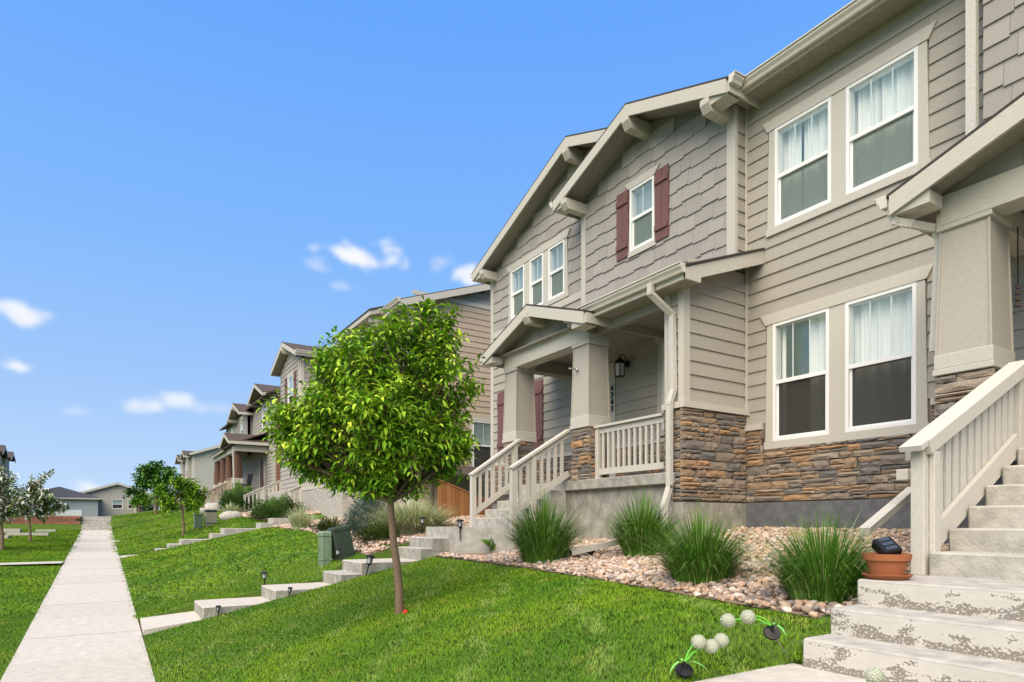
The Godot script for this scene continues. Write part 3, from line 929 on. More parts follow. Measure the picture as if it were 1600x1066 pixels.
# railing: a, b = foot of the first and last post on the walking line
func railing(house: Node3D, a: Vector3, b: Vector3, h: float, posts: Array, gap := 0.115, bw := 0.05, merged := false, low := 0.1, m: Material = null) -> void:
	if m == null: m = M.rail
	var g := gpart("railing", house)
	var d := b - a
	var L := Vector2(d.x, d.z).length()
	var dir := Vector3(d.x, 0, d.z) / L
	var side := dir.cross(Vector3.UP)
	for q in posts:
		var p := MB.new()
		var at: Vector3 = a.lerp(b, q)
		p.box(at + Vector3(0, h / 2 - 0.03 + (-0.12 if d.y > 0.1 else 0.0) , 0), Vector3(0.09, h + 0.06 + (0.24 if d.y > 0.1 else 0.0), 0.09), Basis(dir, Vector3.UP, side))
		piece("post", p.mesh(m), Transform3D(), g)
	var t := MB.new()
	t.bar(a + Vector3(0, h + 0.02, 0) - dir * 0.06 - Vector3(0, d.y / L * 0.06, 0), b + Vector3(0, h + 0.02, 0), 0.14, 0.038)
	piece("handrail", t.mesh(m), Transform3D(), g)
	var t2 := MB.new()
	t2.bar(a + Vector3(0, h - 0.05, 0), b + Vector3(0, h - 0.05, 0), 0.04, 0.09)
	piece("top_rail", t2.mesh(m), Transform3D(), g)
	var t3 := MB.new()
	t3.bar(a + Vector3(0, low, 0), b + Vector3(0, low, 0), 0.04, 0.10)
	piece("bottom_rail", t3.mesh(m), Transform3D(), g)
	var n := int(L / gap)
	var bm := MB.new()
	for i in range(1, n):
		var at := a.lerp(b, float(i) / n)
		var o := bm if merged else MB.new()
		o.box(at + Vector3(0, (h - 0.05 + low) / 2, 0), Vector3(bw, h - 0.05 - low, 0.032), Basis(dir, Vector3.UP, side))
		if not merged: piece("baluster", o.mesh(m), Transform3D(), g)
	if merged and n > 1:
		piece("balusters", bm.mesh(m), Transform3D(), g)

func make_house_a() -> void:
	var A := thing("townhouse", "nearest taupe townhouse row with stone base, two porches and dark red shutters", "house", Vector3(11.5, 1.5, -5.0))
	var FW := frame(Vector3(8.5, 0, 0), FACE)       # main wall plane, faces the path
	var FG := frame(Vector3(8.25, 0, 0), FACE)      # upper bays
	var sh := MB.new()
	# ---- openings: lower pair, upper pair
	var wl := [[-5.953, -5.075], [-4.845, -3.95]]
	var lo_hole := [[-5.953, -5.075, 2.897, 4.65], [-4.845, -3.95, 2.897, 4.65]]
	var up_hole := [[-5.92, -5.045], [-4.835, -3.93]]
	var y_lo0 := 2.897; var y_lo1 := 4.655; var y_up0 := 6.10; var y_up1 := 7.56
	var trims := trim_hole(-5.953, -3.95, y_lo0, y_lo1) + trim_hole(-5.92, -3.93, y_up0, y_up1)
	var holesM := [[-5.953, -5.075, y_lo0, y_lo1], [-4.845, -3.95, y_lo0, y_lo1], [-5.92, -5.045, y_up0, y_up1], [-4.835, -3.93, y_up0, y_up1]]
	# left part of the wall: porch window, door, shuttered window, triple window
	var holesL := [[-8.2, -7.35, 3.35, 4.9], [-10.55, -9.62, 2.42, 4.62], [-13.35, -12.42, 3.45, 4.95]]
	var tri := [[-13.23, -12.65], [-12.42, -11.87], [-11.67, -11.08]]
	for q in tri: holesL.append([q[0], q[1], 6.67, 7.85])
	sheath(sh, FW, -6.46, 6.0, 1.4, 8.25, holesM)
	sheath(sh, FW, -14.2, -6.46, 1.4, 8.25, holesL)
	sheath(sh, FG, -10.19, -6.46, 5.6, 8.25, [[-8.77, -8.155, 6.68, 7.83]], 0.2)
	sheath(sh, FG, -3.15, 6.0, 4.6, 8.25, [], 0.2)
	# gable triangles above the bays
	sh.prism(PackedVector2Array([Vector2(-10.19, 8.25), Vector2(-6.46, 8.25), Vector2(-8.35, 8.86)]), Vector3(8.25, 0, 0), Vector3(0, 0, 1), Vector3(0, 1, 0), Vector3(0.15, 0, 0))
	sh.prism(PackedVector2Array([Vector2(-14.2, 8.2), Vector2(-8.9, 8.2), Vector2(-8.9, 8.88), Vector2(-10.55, 9.52)]), Vector3(8.5, 0, 0), Vector3(0, 0, 1), Vector3(0, 1, 0), Vector3(0.15, 0, 0))
	# end walls, back wall, floors
	sh.span(Vector3(8.5, 1.2, -14.2), Vector3(18.5, 8.3, -14.04)); sh.span(Vector3(8.5, 1.2, 5.84), Vector3(18.5, 8.3, 6.0))
	sh.span(Vector3(18.34, 1.2, -14.04), Vector3(18.5, 8.3, 5.84))
	wpart("wall", sh, M.room, A)
	var fl := MB.new()
	fl.span(Vector3(8.66, 2.2, -14.03), Vector3(18.3, 2.4, 5.8)); fl.span(Vector3(8.7, 5.35, -14.03), Vector3(18.3, 5.6, 5.8)); fl.span(Vector3(8.7, 8.22, -14.03), Vector3(18.3, 8.3, 5.8))
	wpart("floor", fl, M.room, A)
	# ---- main wall cladding
	var g := gpart("lap_siding", A)
	boards(g, FW, -6.44, -3.15, 3.19, 8.13, trims, M.siding)
	boards(g, FW, -3.15, -1.0, 3.19, 4.7, [], M.siding)
	g = gpart("stone_veneer", A)
	stonework(g, FW, -6.44, -1.2, 2.0, 3.10, [[-6.12, -3.79, 2.79, 5.0]])
	var bk := MB.new()
	append_box(bk, FW, -6.44, -1.2, 1.98, 2.785, 0.002, 0.03); append_box(bk, FW, -6.44, -6.13, 2.785, 3.1, 0.002, 0.03); append_box(bk, FW, -3.78, -1.2, 2.785, 3.1, 0.002, 0.03)
	wpart("mortar", bk, M.mortar, A)
	var tb := MB.new()
	append_box(tb, FW, -6.44, -6.125, 3.10, 3.19, 0, 0.075); append_box(tb, FW, -3.775, -1.2, 3.10, 3.19, 0, 0.075)
	wpart("water_table", tb, M.trimh, A)
	var fo := MB.new()
	append_box(fo, FW, -6.44, 6.0, 0.6, 1.985, 0.003, 0.05)
	wpart("foundation", fo, M.grey_found, A)
	# windows
	window(A, FW, -5.953, -5.075, y_lo0, y_lo1, {"curtains": [[0.55, 1.02], [0.0, 0.13]], "cols": 3})
	window(A, FW, -4.845, -3.95, y_lo0, y_lo1, {"curtains": [[-0.02, 1.02]], "cols": 3})
	casing(A, FW, -5.953, -3.95, y_lo0, y_lo1, [[-5.075, -4.845]])
	window(A, FW, -5.92, -5.045, y_up0, y_up1, {"curtains": [[-0.02, 0.36], [0.38, 1.02]], "screen": M.screen2})
	window(A, FW, -4.835, -3.93, y_up0, y_up1, {"curtains": [[-0.02, 0.4], [0.42, 1.02]], "screen": M.screen2})
	casing(A, FW, -5.92, -3.93, y_up0, y_up1, [[-5.045, -4.835]])
	# inner corner boards
	var ic := MB.new()
	ic.span(Vector3(8.455, 3.2, -6.44), Vector3(8.499, 5.7, -6.405)); ic.span(Vector3(8.455, 5.9, -6.44), Vector3(8.499, 8.13, -6.405))
	wpart("corner_board", ic, M.trim, A)
	# ---- upper bay with the shuttered window
	g = gpart("shingle_siding", A)
	var w1 := [[-8.77 - 0.02, -8.155 + 0.02, 6.58, 7.96]]
	shingles(g, FG, -10.06, -6.60, 5.55, 8.95, w1, 0.22, 0.4, [-8.35, 1.75, 8.2, 0.37])
	# return of that bay, faces along the path
	boards(g, frame(Vector3(0, 0, -6.46), 0.0), 8.27, 8.47, 5.7, 8.13, [], M.siding, 0.203)
	sh = MB.new()
	sh.span(Vector3(8.26, 5.6, -6.62), Vector3(8.64, 8.2, -6.462))
	wpart("wall", sh, M.room, A)
	var cb := MB.new()
	append_box(cb, FG, -6.60, -6.435, 5.6, 8.12, 0.0, 0.032); append_box(cb, FG, -10.20, -10.06, 5.6, 8.12, 0.0, 0.032)
	cb.span(Vector3(8.25, 5.6, -6.46), Vector3(8.28, 8.12, -6.434))
	wpart("corner_board", cb, M.trim, A)
	window(A, FG, -8.77, -8.155, 6.68, 7.83, {"cols": 2, "blind": 1.0, "curtains": [], "screen": M.screen2})
	casing(A, FG, -8.77, -8.155, 6.68, 7.83, [], 0.0, 0.13, 0.12, 0.1)
	shutter(A, FG, -9.12, -8.80, 6.62, 7.86); shutter(A, FG, -8.125, -7.80, 6.62, 7.86)
	gable_roof(A, -8.35, 2.14, 7.75, 12.0, 8.2, 0.37, M.roof, 0.2, 0.28, 1.8)
	bracket(A, 7.7, 8.25, 8.58, -8.35, 0.22, 0.16); bracket(A, 7.7, 8.25, 7.90, -10.12, 0.2, 0.16); bracket(A, 7.7, 8.25, 7.92, -6.6, 0.2, 0.16)
	# ---- left upper wall with the triple window
	g = gpart("shingle_siding", A)
	var tt := trim_hole(-13.23, -11.08, 6.67, 7.85, 0.09, 0.15, 0.1)
	shingles(g, FW, -14.08, -10.2, 6.56, 9.5, tt, 0.3, 0.5, [-10.55, 3.6, 8.15, 0.385])
	for q in tri: window(A, FW, q[0], q[1], 6.67, 7.85, {"cols": 2, "blind": 1.0, "curtains": [], "screen": M.screen2})
	casing(A, FW, -13.23, -11.08, 6.67, 7.85, [[-12.65, -12.42], [-11.87, -11.67]], 0.09, 0.15, 0.1, 0.1)
	cb = MB.new()
	append_box(cb, FW, -14.08, -10.2, 6.40, 6.55, 0.0, 0.034); append_box(cb, FW, -14.22, -14.08, 2.2, 8.1, 0.0, 0.034)
	cb.span(Vector3(8.466, 2.2, -14.22), Vector3(8.6, 8.1, -14.2))
	wpart("corner_board", cb, M.trim, A)
	gable_roof(A, -10.55, 3.95, 8.12, 14.0, 8.14, 0.385, M.roof, 0.2, 0.3, 3.6, 1.75, 8.7)
	bracket(A, 8.06, 8.5, 9.22, -10.55, 0.24, 0.16); bracket(A, 8.06, 8.5, 7.86, -14.0, 0.2, 0.16)
	# ---- main roof
	var mr := MB.new()
	mr.slab(Vector3(8.07, 8.225, -6.2), Vector3(8.07, 8.225, 6.5), Vector3(13.3, 10.15, 6.5), Vector3(13.3, 10.15, -6.2), Vector3(0, -0.03, 0))
	mr.slab(Vector3(13.3, 10.15, -14.6), Vector3(13.3, 10.15, 6.5), Vector3(18.9, 8.2, 6.5), Vector3(18.9, 8.2, -14.6), Vector3(0, -0.03, 0))
	mr.slab(Vector3(9.5, 8.8, -14.6), Vector3(9.5, 8.8, -6.2), Vector3(13.3, 10.15, -6.2), Vector3(13.3, 10.15, -14.6), Vector3(0, -0.03, 0))
	wpart("roof", mr, M.roof, A)
	var ms := MB.new()
	ms.span(Vector3(8.12, 8.1, -6.4), Vector3(8.5, 8.125, -3.15)); ms.span(Vector3(8.12, 8.1, -3.15), Vector3(8.25, 8.125, 6.2))
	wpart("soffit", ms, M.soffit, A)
	var mf := MB.new()
	mf.span(Vector3(8.085, 8.09, -6.21), Vector3(8.118, 8.215, 6.5))
	wpart("fascia", mf, M.trimh, A)
	gutter(A, Vector3(8.083, 8.235, -6.22), Vector3(8.083, 8.235, 6.5), Vector3(-1, 0, 0))
	gutter(A, Vector3(7.74, 8.23, -6.18), Vector3(7.96, 8.23, -6.18), Vector3(0, 0, 1))
	gutter(A, Vector3(8.6, 8.17, -14.54), Vector3(8.1, 8.17, -14.54), Vector3(0, 0, -1))
	gutter(A, Vector3(8.3, 8.23, -10.53), Vector3(7.74, 8.23, -10.53), Vector3(0, 0, -1))
	# right-hand bay with its downspout
	g = gpart("shingle_siding", A)
	shingles(g, FG, -3.15, -1.1, 4.9, 8.1, [], 0.16, 0.34)
	downspout(A, [Vector3(8.19, 8.1, -3.24), Vector3(8.19, 5.0, -3.24)], 0.1, 0.075)
	# ---- ground floor behind the middle porch
	g = gpart("lap_siding", A)
	boards(g, FW, -14.08, -6.8, 3.19, 6.40, [[-8.32, -7.2, 3.2, 5.1], [-10.7, -9.44, 2.4, 4.85], [-13.35, -12.42, 3.4, 4.95]], M.siding)
	g = gpart("stone_veneer", A)
	stonework(g, FW, -9.42, -6.8, 2.42, 3.12, [], 1.15)
	stonework(g, FW, -14.08, -10.72, 2.42, 3.12, [], 1.15)
	bk = MB.new()
	append_box(bk, FW, -9.42, -6.8, 2.42, 3.12, 0.002, 0.03); append_box(bk, FW, -14.08, -10.72, 2.2, 3.12, 0.002, 0.03)
	wpart("mortar", bk, M.mortar, A)
	tb = MB.new()
	append_box(tb, FW, -9.42, -6.8, 3.12, 3.19, 0, 0.075); append_box(tb, FW, -14.08, -10.72, 3.12, 3.19, 0, 0.075)
	wpart("water_table", tb, M.trimh, A)
	window(A, FW, -8.2, -7.35, 3.35, 4.9, {"cols": 2, "curtains": [[-0.02, 1.02]]})
	casing(A, FW, -8.2, -7.35, 3.35, 4.9, [])
	window(A, FW, -13.35, -12.42, 3.45, 4.95, {"cols": 2, "blind": 1.0, "curtains": []})
	shutter(A, FW, -12.37, -11.88, 3.36, 4.97); shutter(A, FW, -13.85, -13.4, 3.36, 4.97)
	var dr := gpart("door", A)
	var dm := MB.new()
	append_box(dm, FW, -10.5, -9.66, 2.43, 4.58, -0.08, -0.03)
	for q in [[2.6, 3.3], [3.45, 4.4]]:
		for e in [[-10.4, -10.12], [-10.04, -9.76]]: append_box(dm, FW, e[0], e[1], q[0], q[1], -0.029, -0.015)
	piece("panel", dm.mesh(M.door), Transform3D(), dr)
	var kn := MB.new()
	kn.lathe(FW * Vector3(-9.74, 3.4, -0.03), [Vector2(0.0, 0.06), Vector2(0.03, 0.05), Vector2(0.03, 0.02), Vector2(0.012, 0.0)], 10, Basis(Vector3(0, 0, 1), Vector3(-1, 0, 0), Vector3(0, -1, 0)))
	piece("knob", kn.mesh(M.metal), Transform3D(), dr)
	casing(A, FW, -10.55, -9.62, 2.47, 4.66, [], 0.16, 0.17, 0.1, 0.03)
	# house number, black digits on the door casing
	var sysf := SystemFont.new(); sysf.font_names = PackedStringArray(["Droid Sans"]); sysf.font_weight = 700
	for i in 4:
		var tm := TextMesh.new()
		tm.text = "4343"[i]; tm.font = sysf; tm.font_size = 32; tm.pixel_size = 0.0048; tm.depth = 0.012
		tm.material = M.blackplastic
		var o := piece("digit", tm, FW * Transform3D(Basis(), Vector3(-9.535, 4.33 - 0.135 * i, 0.044)), gpart("house_number", A) if i == 0 else A.get_node("house_number"))
		o.set_meta("label", "black house number digit " + tm.text)
	# carriage lantern
	var ln := gpart("porch_lantern", A)
	var lp := Vector3(8.42, 4.62, -9.1)
	var lm := MB.new()
	lm.lathe(Vector3(8.47, 4.72, -9.1), [Vector2(0.0, 0.06), Vector2(0.06, 0.05), Vector2(0.06, 0.0)], 12, Basis(Vector3(0, 0, 1), Vector3(-1, 0, 0), Vector3(0, -1, 0)))
	lm.tube([Vector3(8.46, 4.74, -9.1), Vector3(8.38, 4.86, -9.1), Vector3(8.30, 4.88, -9.1), Vector3(8.27, 4.82, -9.1)], [0.012, 0.012, 0.012, 0.012], 6)
	lm.lathe(Vector3(8.27, 4.70, -9.1), [Vector2(0.11, 0.0), Vector2(0.09, 0.05), Vector2(0.03, 0.11), Vector2(0.012, 0.13)], 4, Basis(Vector3.UP, PI / 4))
	for s in [[-1, -1], [1, -1], [1, 1], [-1, 1]]: lm.bar(Vector3(8.27 + s[0] * 0.07, 4.70, -9.1 + s[1] * 0.07), Vector3(8.27 + s[0] * 0.06, 4.46, -9.1 + s[1] * 0.06), 0.012, 0.012, Vector3.RIGHT)
	lm.box(Vector3(8.27, 4.455, -9.1), Vector3(0.14, 0.015, 0.14))
	piece("bracket_arm", lm.mesh(M.blackplastic), Transform3D(), ln)
	var lg := MB.new()
	lg.span(Vector3(8.215, 4.465, -9.155), Vector3(8.325, 4.70, -9.045))
	piece("frosted_glass", lg.mesh(mat(lin(0.62, 0.63, 0.62), 0.4)), Transform3D(), ln)
	# ---- wing wall beside the porch
	var FWS := frame(Vector3(0, 0, -6.46), 0.0)
	var FWF := frame(Vector3(7.1, 0, 0), FACE)
	sh = MB.new()
	sh.span(Vector3(7.1, 1.4, -6.79), Vector3(8.5, 5.45, -6.46))
	wpart("wall", sh, M.room, A)
	g = gpart("lap_siding", A)
	boards(g, FWS, 7.2, 8.455, 3.44, 5.56, [], M.siding)
	boards(g, FWF, -6.70, -6.53, 3.44, 5.1, [], M.siding)
	g = gpart("stone_veneer", A)
	stonework(g, FWS, 7.03, 8.46, 2.0, 3.34)
	stonework(g, FWF, -6.80, -6.44, 2.0, 3.34)
	bk = MB.new()
	append_box(bk, FWS, 7.07, 8.5, 1.98, 3.34, 0.002, 0.03); append_box(bk, FWF, -6.80, -6.43, 1.98, 3.34, 0.002, 0.03)
	wpart("mortar", bk, M.mortar, A)
	fo = MB.new()
	append_box(fo, FWS, 7.05, 8.45, 0.8, 1.98, 0.003, 0.045); append_box(fo, FWF, -6.80, -6.416, 0.8, 1.979, 0.003, 0.045)
	wpart("foundation", fo, M.foundation, A)
	tb = MB.new()
	append_box(tb, FWS, 7.02, 8.5, 3.345, 3.435, 0, 0.085); append_box(tb, FWF, -6.81, -6.46, 3.345, 3.435, 0, 0.085)
	wpart("water_table", tb, M.trimh, A)
	cb = MB.new()
	append_box(cb, FWS, 7.068, 7.2, 3.436, 5.2, 0, 0.034); append_box(cb, FWF, -6.53, -6.46, 3.436, 5.05, 0, 0.034); append_box(cb, FWF, -6.80, -6.70, 3.436, 5.05, 0, 0.034)
	wpart("corner_board", cb, M.trim, A)
	# ---- shed roof over the door
	var sr := MB.new()
	sr.slab(Vector3(6.76, 5.24, -8.8), Vector3(6.76, 5.24, -6.10), Vector3(8.5, 5.868, -6.10), Vector3(8.5, 5.868, -8.8), Vector3(0, -0.03, 0))
	wpart("roof", sr, M.roof, A)
	var sd := MB.new()
	sd.slab(Vector3(6.81, 5.21, -8.78), Vector3(6.81, 5.21, -6.16), Vector3(8.5, 5.82, -6.16), Vector3(8.5, 5.82, -8.78), Vector3(0, -0.08, 0))
	sd.span(Vector3(6.81, 5.05, -11.0), Vector3(8.49, 5.072, -6.81)); sd.span(Vector3(6.81, 5.05, -6.81), Vector3(7.09, 5.072, -6.18))
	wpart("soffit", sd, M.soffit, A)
	var sf := MB.new()
	sf.span(Vector3(6.77, 5.05, -8.79), Vector3(6.808, 5.20, -6.13))
	wpart("fascia", sf, M.trimh, A)
	var rb := MB.new()
	rb.prism(PackedVector2Array([Vector2(6.77, 5.045), Vector2(7.08, 5.045), Vector2(7.08, 5.12), Vector2(8.499, 5.63), Vector2(8.499, 5.835), Vector2(6.77, 5.205)]), Vector3(0, 0, -6.16), Vector3(1, 0, 0), Vector3(0, 1, 0), Vector3(0, 0, 0.04))
	wpart("rake_board", rb, M.trimh, A)
	gutter(A, Vector3(6.768, 5.235, -8.8), Vector3(6.768, 5.235, -6.12), Vector3(-1, 0, 0))
	downspout(A, [Vector3(6.70, 5.15, -6.72), Vector3(6.70, 5.0, -6.72), Vector3(7.02, 4.72, -6.60), Vector3(7.02, 3.62, -6.58), Vector3(6.96, 3.42, -6.60), Vector3(6.96, 2.2, -6.60), Vector3(6.86, 1.95, -6.60), Vector3(6.8, 1.62, -6.56)], 0.085, 0.065)
	# ---- porch floor, base wall, columns, beams, gable
	porch_gable(A, 0.0, -10.89, -8.64)
	var pf := MB.new()
	pf.bevel(Vector3(6.93, 2.246, -11.3), Vector3(8.5, 2.417, -6.85), 0.012); pf.bevel(Vector3(6.93, 2.246, -6.86), Vector3(7.05, 2.415, -6.56), 0.012)
	wpart("porch_floor", pf, M.foundation, A)
	pf = MB.new()
	pf.span(Vector3(7.04, 0.9, -9.04), Vector3(7.25, 2.245, -6.62)); pf.span(Vector3(7.04, 0.9, -11.2), Vector3(7.25, 2.245, -10.47)); pf.span(Vector3(7.25, 0.9, -11.2), Vector3(8.5, 2.24, -11.0)); pf.span(Vector3(7.0, 0.9, -10.46), Vector3(7.24, 2.243, -9.05))
	wpart("porch_base", pf, M.foundation, A)
	railing(A, Vector3(7.1, 2.42, -8.34), Vector3(7.1, 2.42, -6.83), 0.86, [0.0], 0.118, 0.045, false, 0.12)
	railing(A, Vector3(5.78, 1.72, -8.97), Vector3(6.94, 2.42, -8.97), 0.88, [0.0, 0.34], 0.135, 0.06, false, 0.13)
	railing(A, Vector3(5.9, 1.72, -10.55), Vector3(6.94, 2.42, -10.55), 0.88, [0.0, 0.9], 0.13, 0.06, false, 0.13)
	var hk := MB.new()
	hk.lathe(Vector3(6.935, 4.33, -8.72), [Vector2(0.03, 0.0), Vector2(0.03, 0.015), Vector2(0.012, 0.03), Vector2(0.012, 0.16), Vector2(0.018, 0.16), Vector2(0, 0.18)], 10, Basis(Vector3(0, 0, 1), Vector3(-1, 0, 0), Vector3(0, -1, 0)))
	wpart("flag_bracket", hk, M.metal, A)
	# ---- near porch on the right
	porch_gable(A, -0.19, -2.82, -0.55)
	pf = MB.new()
	pf.bevel(Vector3(6.62, 2.27, -3.2), Vector3(8.5, 2.46, 1.0), 0.012)
	wpart("porch_floor", pf, M.foundation, A)
	pf = MB.new()
	pf.span(Vector3(6.9, 0.9, -3.15), Vector3(7.1, 2.268, -2.25)); pf.span(Vector3(7.1, 0.9, -3.15), Vector3(8.45, 2.268, -3.0))
	wpart("porch_base", pf, M.grey_found, A)
	pf = MB.new()
	pf.bevel(Vector3(6.1, 2.06, -3.02), Vector3(6.9, 2.16, -2.92), 0.005)
	wpart("porch_beam_end", pf, M.rail, A)
	stair_rail_right(A)
	downspout(A, [Vector3(6.62, 4.80, -3.33), Vector3(6.66, 4.68, -3.30), Vector3(6.72, 4.63, -3.2), Vector3(6.98, 4.60, -3.08), Vector3(7.02, 4.5, -3.06), Vector3(7.05, 3.4, -3.12)], 0.07, 0.06)
	g = gpart("downspout_extension", A)
	var de := MB.new()
	de.bar(Vector3(6.75, 2.0, -3.18), Vector3(5.5, 1.60, -2.98), 0.09, 0.065)
	piece("chute", de.mesh(M.downspout), Transform3D(), g)
	# other half: the middle porch downspout outlet across the rocks
	var ch := thing("downspout_chute", "white downspout chute lying on the rocks between two grass clumps", "downspout", Vector3(5.5, 1.25, -6.9))
	de = MB.new()
	de.bar(Vector3(6.65, 1.53, -6.52), Vector3(5.42, 1.27, -6.95), 0.1, 0.075)
	part("chute", de, M.downspout, ch, -ch.position)
	de = MB.new()
	de.bar(Vector3(5.425, 1.272, -6.948), Vector3(5.415, 1.27, -6.952), 0.085, 0.06)
	part("mouth", de, M.dark, ch, -ch.position)

func porch_gable(A: Node3D, dy: float, z1: float, z2: float) -> void:
	var zc := (z1 + z2) / 2 + 0.02
	var yb := 2.41 + dy
	for z in [z1, z2]:
		column(A, 6.92, z, yb, 4.73 + dy, 4.90 + dy, 3.31 + dy)
	var bm := MB.new()
	bm.span(Vector3(6.93, 4.78 + dy, z1 - 0.2), Vector3(7.22, 5.06 + dy, z2 + 0.2))
	if dy < 0: bm.span(Vector3(7.221, 4.79 + dy, z1 - 0.13), Vector3(8.5, 5.04 + dy, z1 + 0.13))
	wpart("porch_beam", bm, M.trimh, A)
	bm = MB.new()
	if dy == 0.0: bm.span(Vector3(7.221, 4.79, z1 - 0.13), Vector3(8.5, 5.045, z1 + 0.13)); bm.span(Vector3(7.1, 4.90, z2 + 0.21), Vector3(7.22, 5.046, -6.80))
	else: bm.span(Vector3(7.23, 5.03 + dy, z1 + 0.15), Vector3(8.5, 5.06 + dy, z2 + 0.2))
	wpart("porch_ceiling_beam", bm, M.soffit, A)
	var half := 1.65
	gable_roof(A, zc, half, 6.6, 8.5, 5.10 + dy, 0.345, M.roof, 0.19, 0.26, 1.30)
	var tr := MB.new()
	tr.prism(PackedVector2Array([Vector2(zc - 1.45, 5.065 + dy), Vector2(zc + 1.45, 5.065 + dy), Vector2(zc, 5.57 + dy)]), Vector3(6.99, 0, 0), Vector3(0, 0, 1), Vector3(0, 1, 0), Vector3(0.08, 0, 0))
	wpart("gable_wall", tr, M.shingle[1], A)
	var g := gpart("gable_shingles", A)
	shingles(g, frame(Vector3(6.988, 0, 0), FACE), zc - 1.42, zc + 1.42, 5.075 + dy, 5.56 + dy, [], 0.18, 0.36, [zc, 1.42, 5.075 + dy, 0.345])
	bracket(A, 6.52, 6.99, 5.34 + dy, zc, 0.19, 0.15)
	gutter(A, Vector3(8.4, 5.12 + dy, zc - half - 0.03), Vector3(6.58, 5.12 + dy, zc - half - 0.03), Vector3(0, 0, -1))

func stair_rail_right(A: Node3D) -> void:
	var g := gpart("railing", A)
	var z := -2.26
	var x0 := 4.9; var x1 := 6.60
	var ya := 2.20; var yb := 2.99          # underside line of the handrail
	var p := MB.new()
	p.bevel(Vector3(x0 - 0.045, 1.305, z - 0.045), Vector3(x0 + 0.045, ya + 0.03, z + 0.045), 0.004)
	piece("post", p.mesh(M.rail), Transform3D(), g)
	p = MB.new()
	p.bevel(Vector3(x0 + 0.02, 1.305, z + 0.047), Vector3(x0 + 0.11, ya - 0.02, z + 0.085), 0.004)
	piece("post", p.mesh(M.rail), Transform3D(), g)
	p = MB.new()
	p.bevel(Vector3(x1 - 0.10, 2.2, z - 0.045), Vector3(x1 - 0.01, yb - 0.02, z + 0.045), 0.004)
	piece("post", p.mesh(M.rail), Transform3D(), g)
	var s := (yb - ya) / (x1 - x0)
	var a := Vector3(x0 - 0.14, ya + 0.055 - 0.14 * s, z); var b := Vector3(x1 + 0.02, yb + 0.055, z)
	var h := MB.new(); h.bar(a, b, 0.15, 0.038)
	piece("handrail", h.mesh(M.rail), Transform3D(), g)
	h = MB.new(); h.bar(a + Vector3(0.10, 0.01, 0.065), b + Vector3(0, -0.03, 0.065), 0.04, 0.10)
	piece("side_rail", h.mesh(M.rail), Transform3D(), g)
	h = MB.new(); h.bar(Vector3(x0 + 0.05, 1.52, z + 0.03), Vector3(x1 - 0.12, 1.52 + s * (x1 - x0 - 0.17) + 0.12, z + 0.03), 0.04, 0.16)
	piece("bottom_rail", h.mesh(M.rail), Transform3D(), g)
	var n := 12
	for i in n:
		var x := x0 + 0.17 + (x1 - x0 - 0.34) * i / (n - 1.0)
		var k := (x - x0) / (x1 - x0)
		var yt := lerpf(ya, yb, k) - 0.0; var yl := lerpf(1.54, 2.40, k)
		var q := MB.new()
		q.bevel(Vector3(x - 0.04, yl, z - 0.014), Vector3(x + 0.04, yt, z + 0.006), 0.003)
		piece("baluster", q.mesh(M.rail), Transform3D(), g)

# ------------------------------------------------------------------ houses further along
func far_window(house: Node3D, F: Transform3D, x0: float, x1: float, y0: float, y1: float, blind := 1.0) -> void:
	window(house, F, x0, x1, y0, y1, {"cols": 2, "blind": blind, "curtains": []})
	var c := MB.new()
	append_box(c, F, x0 - 0.14, x1 + 0.14, y1 + 0.002, y1 + 0.15, 0, 0.05); append_box(c, F, x0 - 0.1, x0 - 0.002, y0, y1, 0, 0.036)
	append_box(c, F, x1 + 0.002, x1 + 0.1, y0, y1, 0, 0.036); append_box(c, F, x0 - 0.14, x1 + 0.14, y0 - 0.1, y0 - 0.002, 0, 0.044)
	wpart("window_trim", c, M.trim, house)
func merged_siding(called: String, house: Node3D, F: Transform3D, x0: float, x1: float, y0: float, y1: float, holes: Array, m: Material, gable = null) -> void:
	var mb := MB.new()
	boards(house, F, x0, x1, y0, y1, holes, [], 0.203, gable, mb)
	var o := wpart(called, mb, m, house)
	o.set_meta("kind", "stuff")
func corner(house: Node3D, x: float, z: float, y0: float, y1: float) -> void:
	var c := MB.new()
	c.span(Vector3(x - 0.034, y0, z - 0.1), Vector3(x + 0.001, y1, z + 0.034)); c.span(Vector3(x + 0.002, y0, z + 0.001), Vector3(x + 0.11, y1, z + 0.034))
	wpart("corner_board", c, M.trim, house)

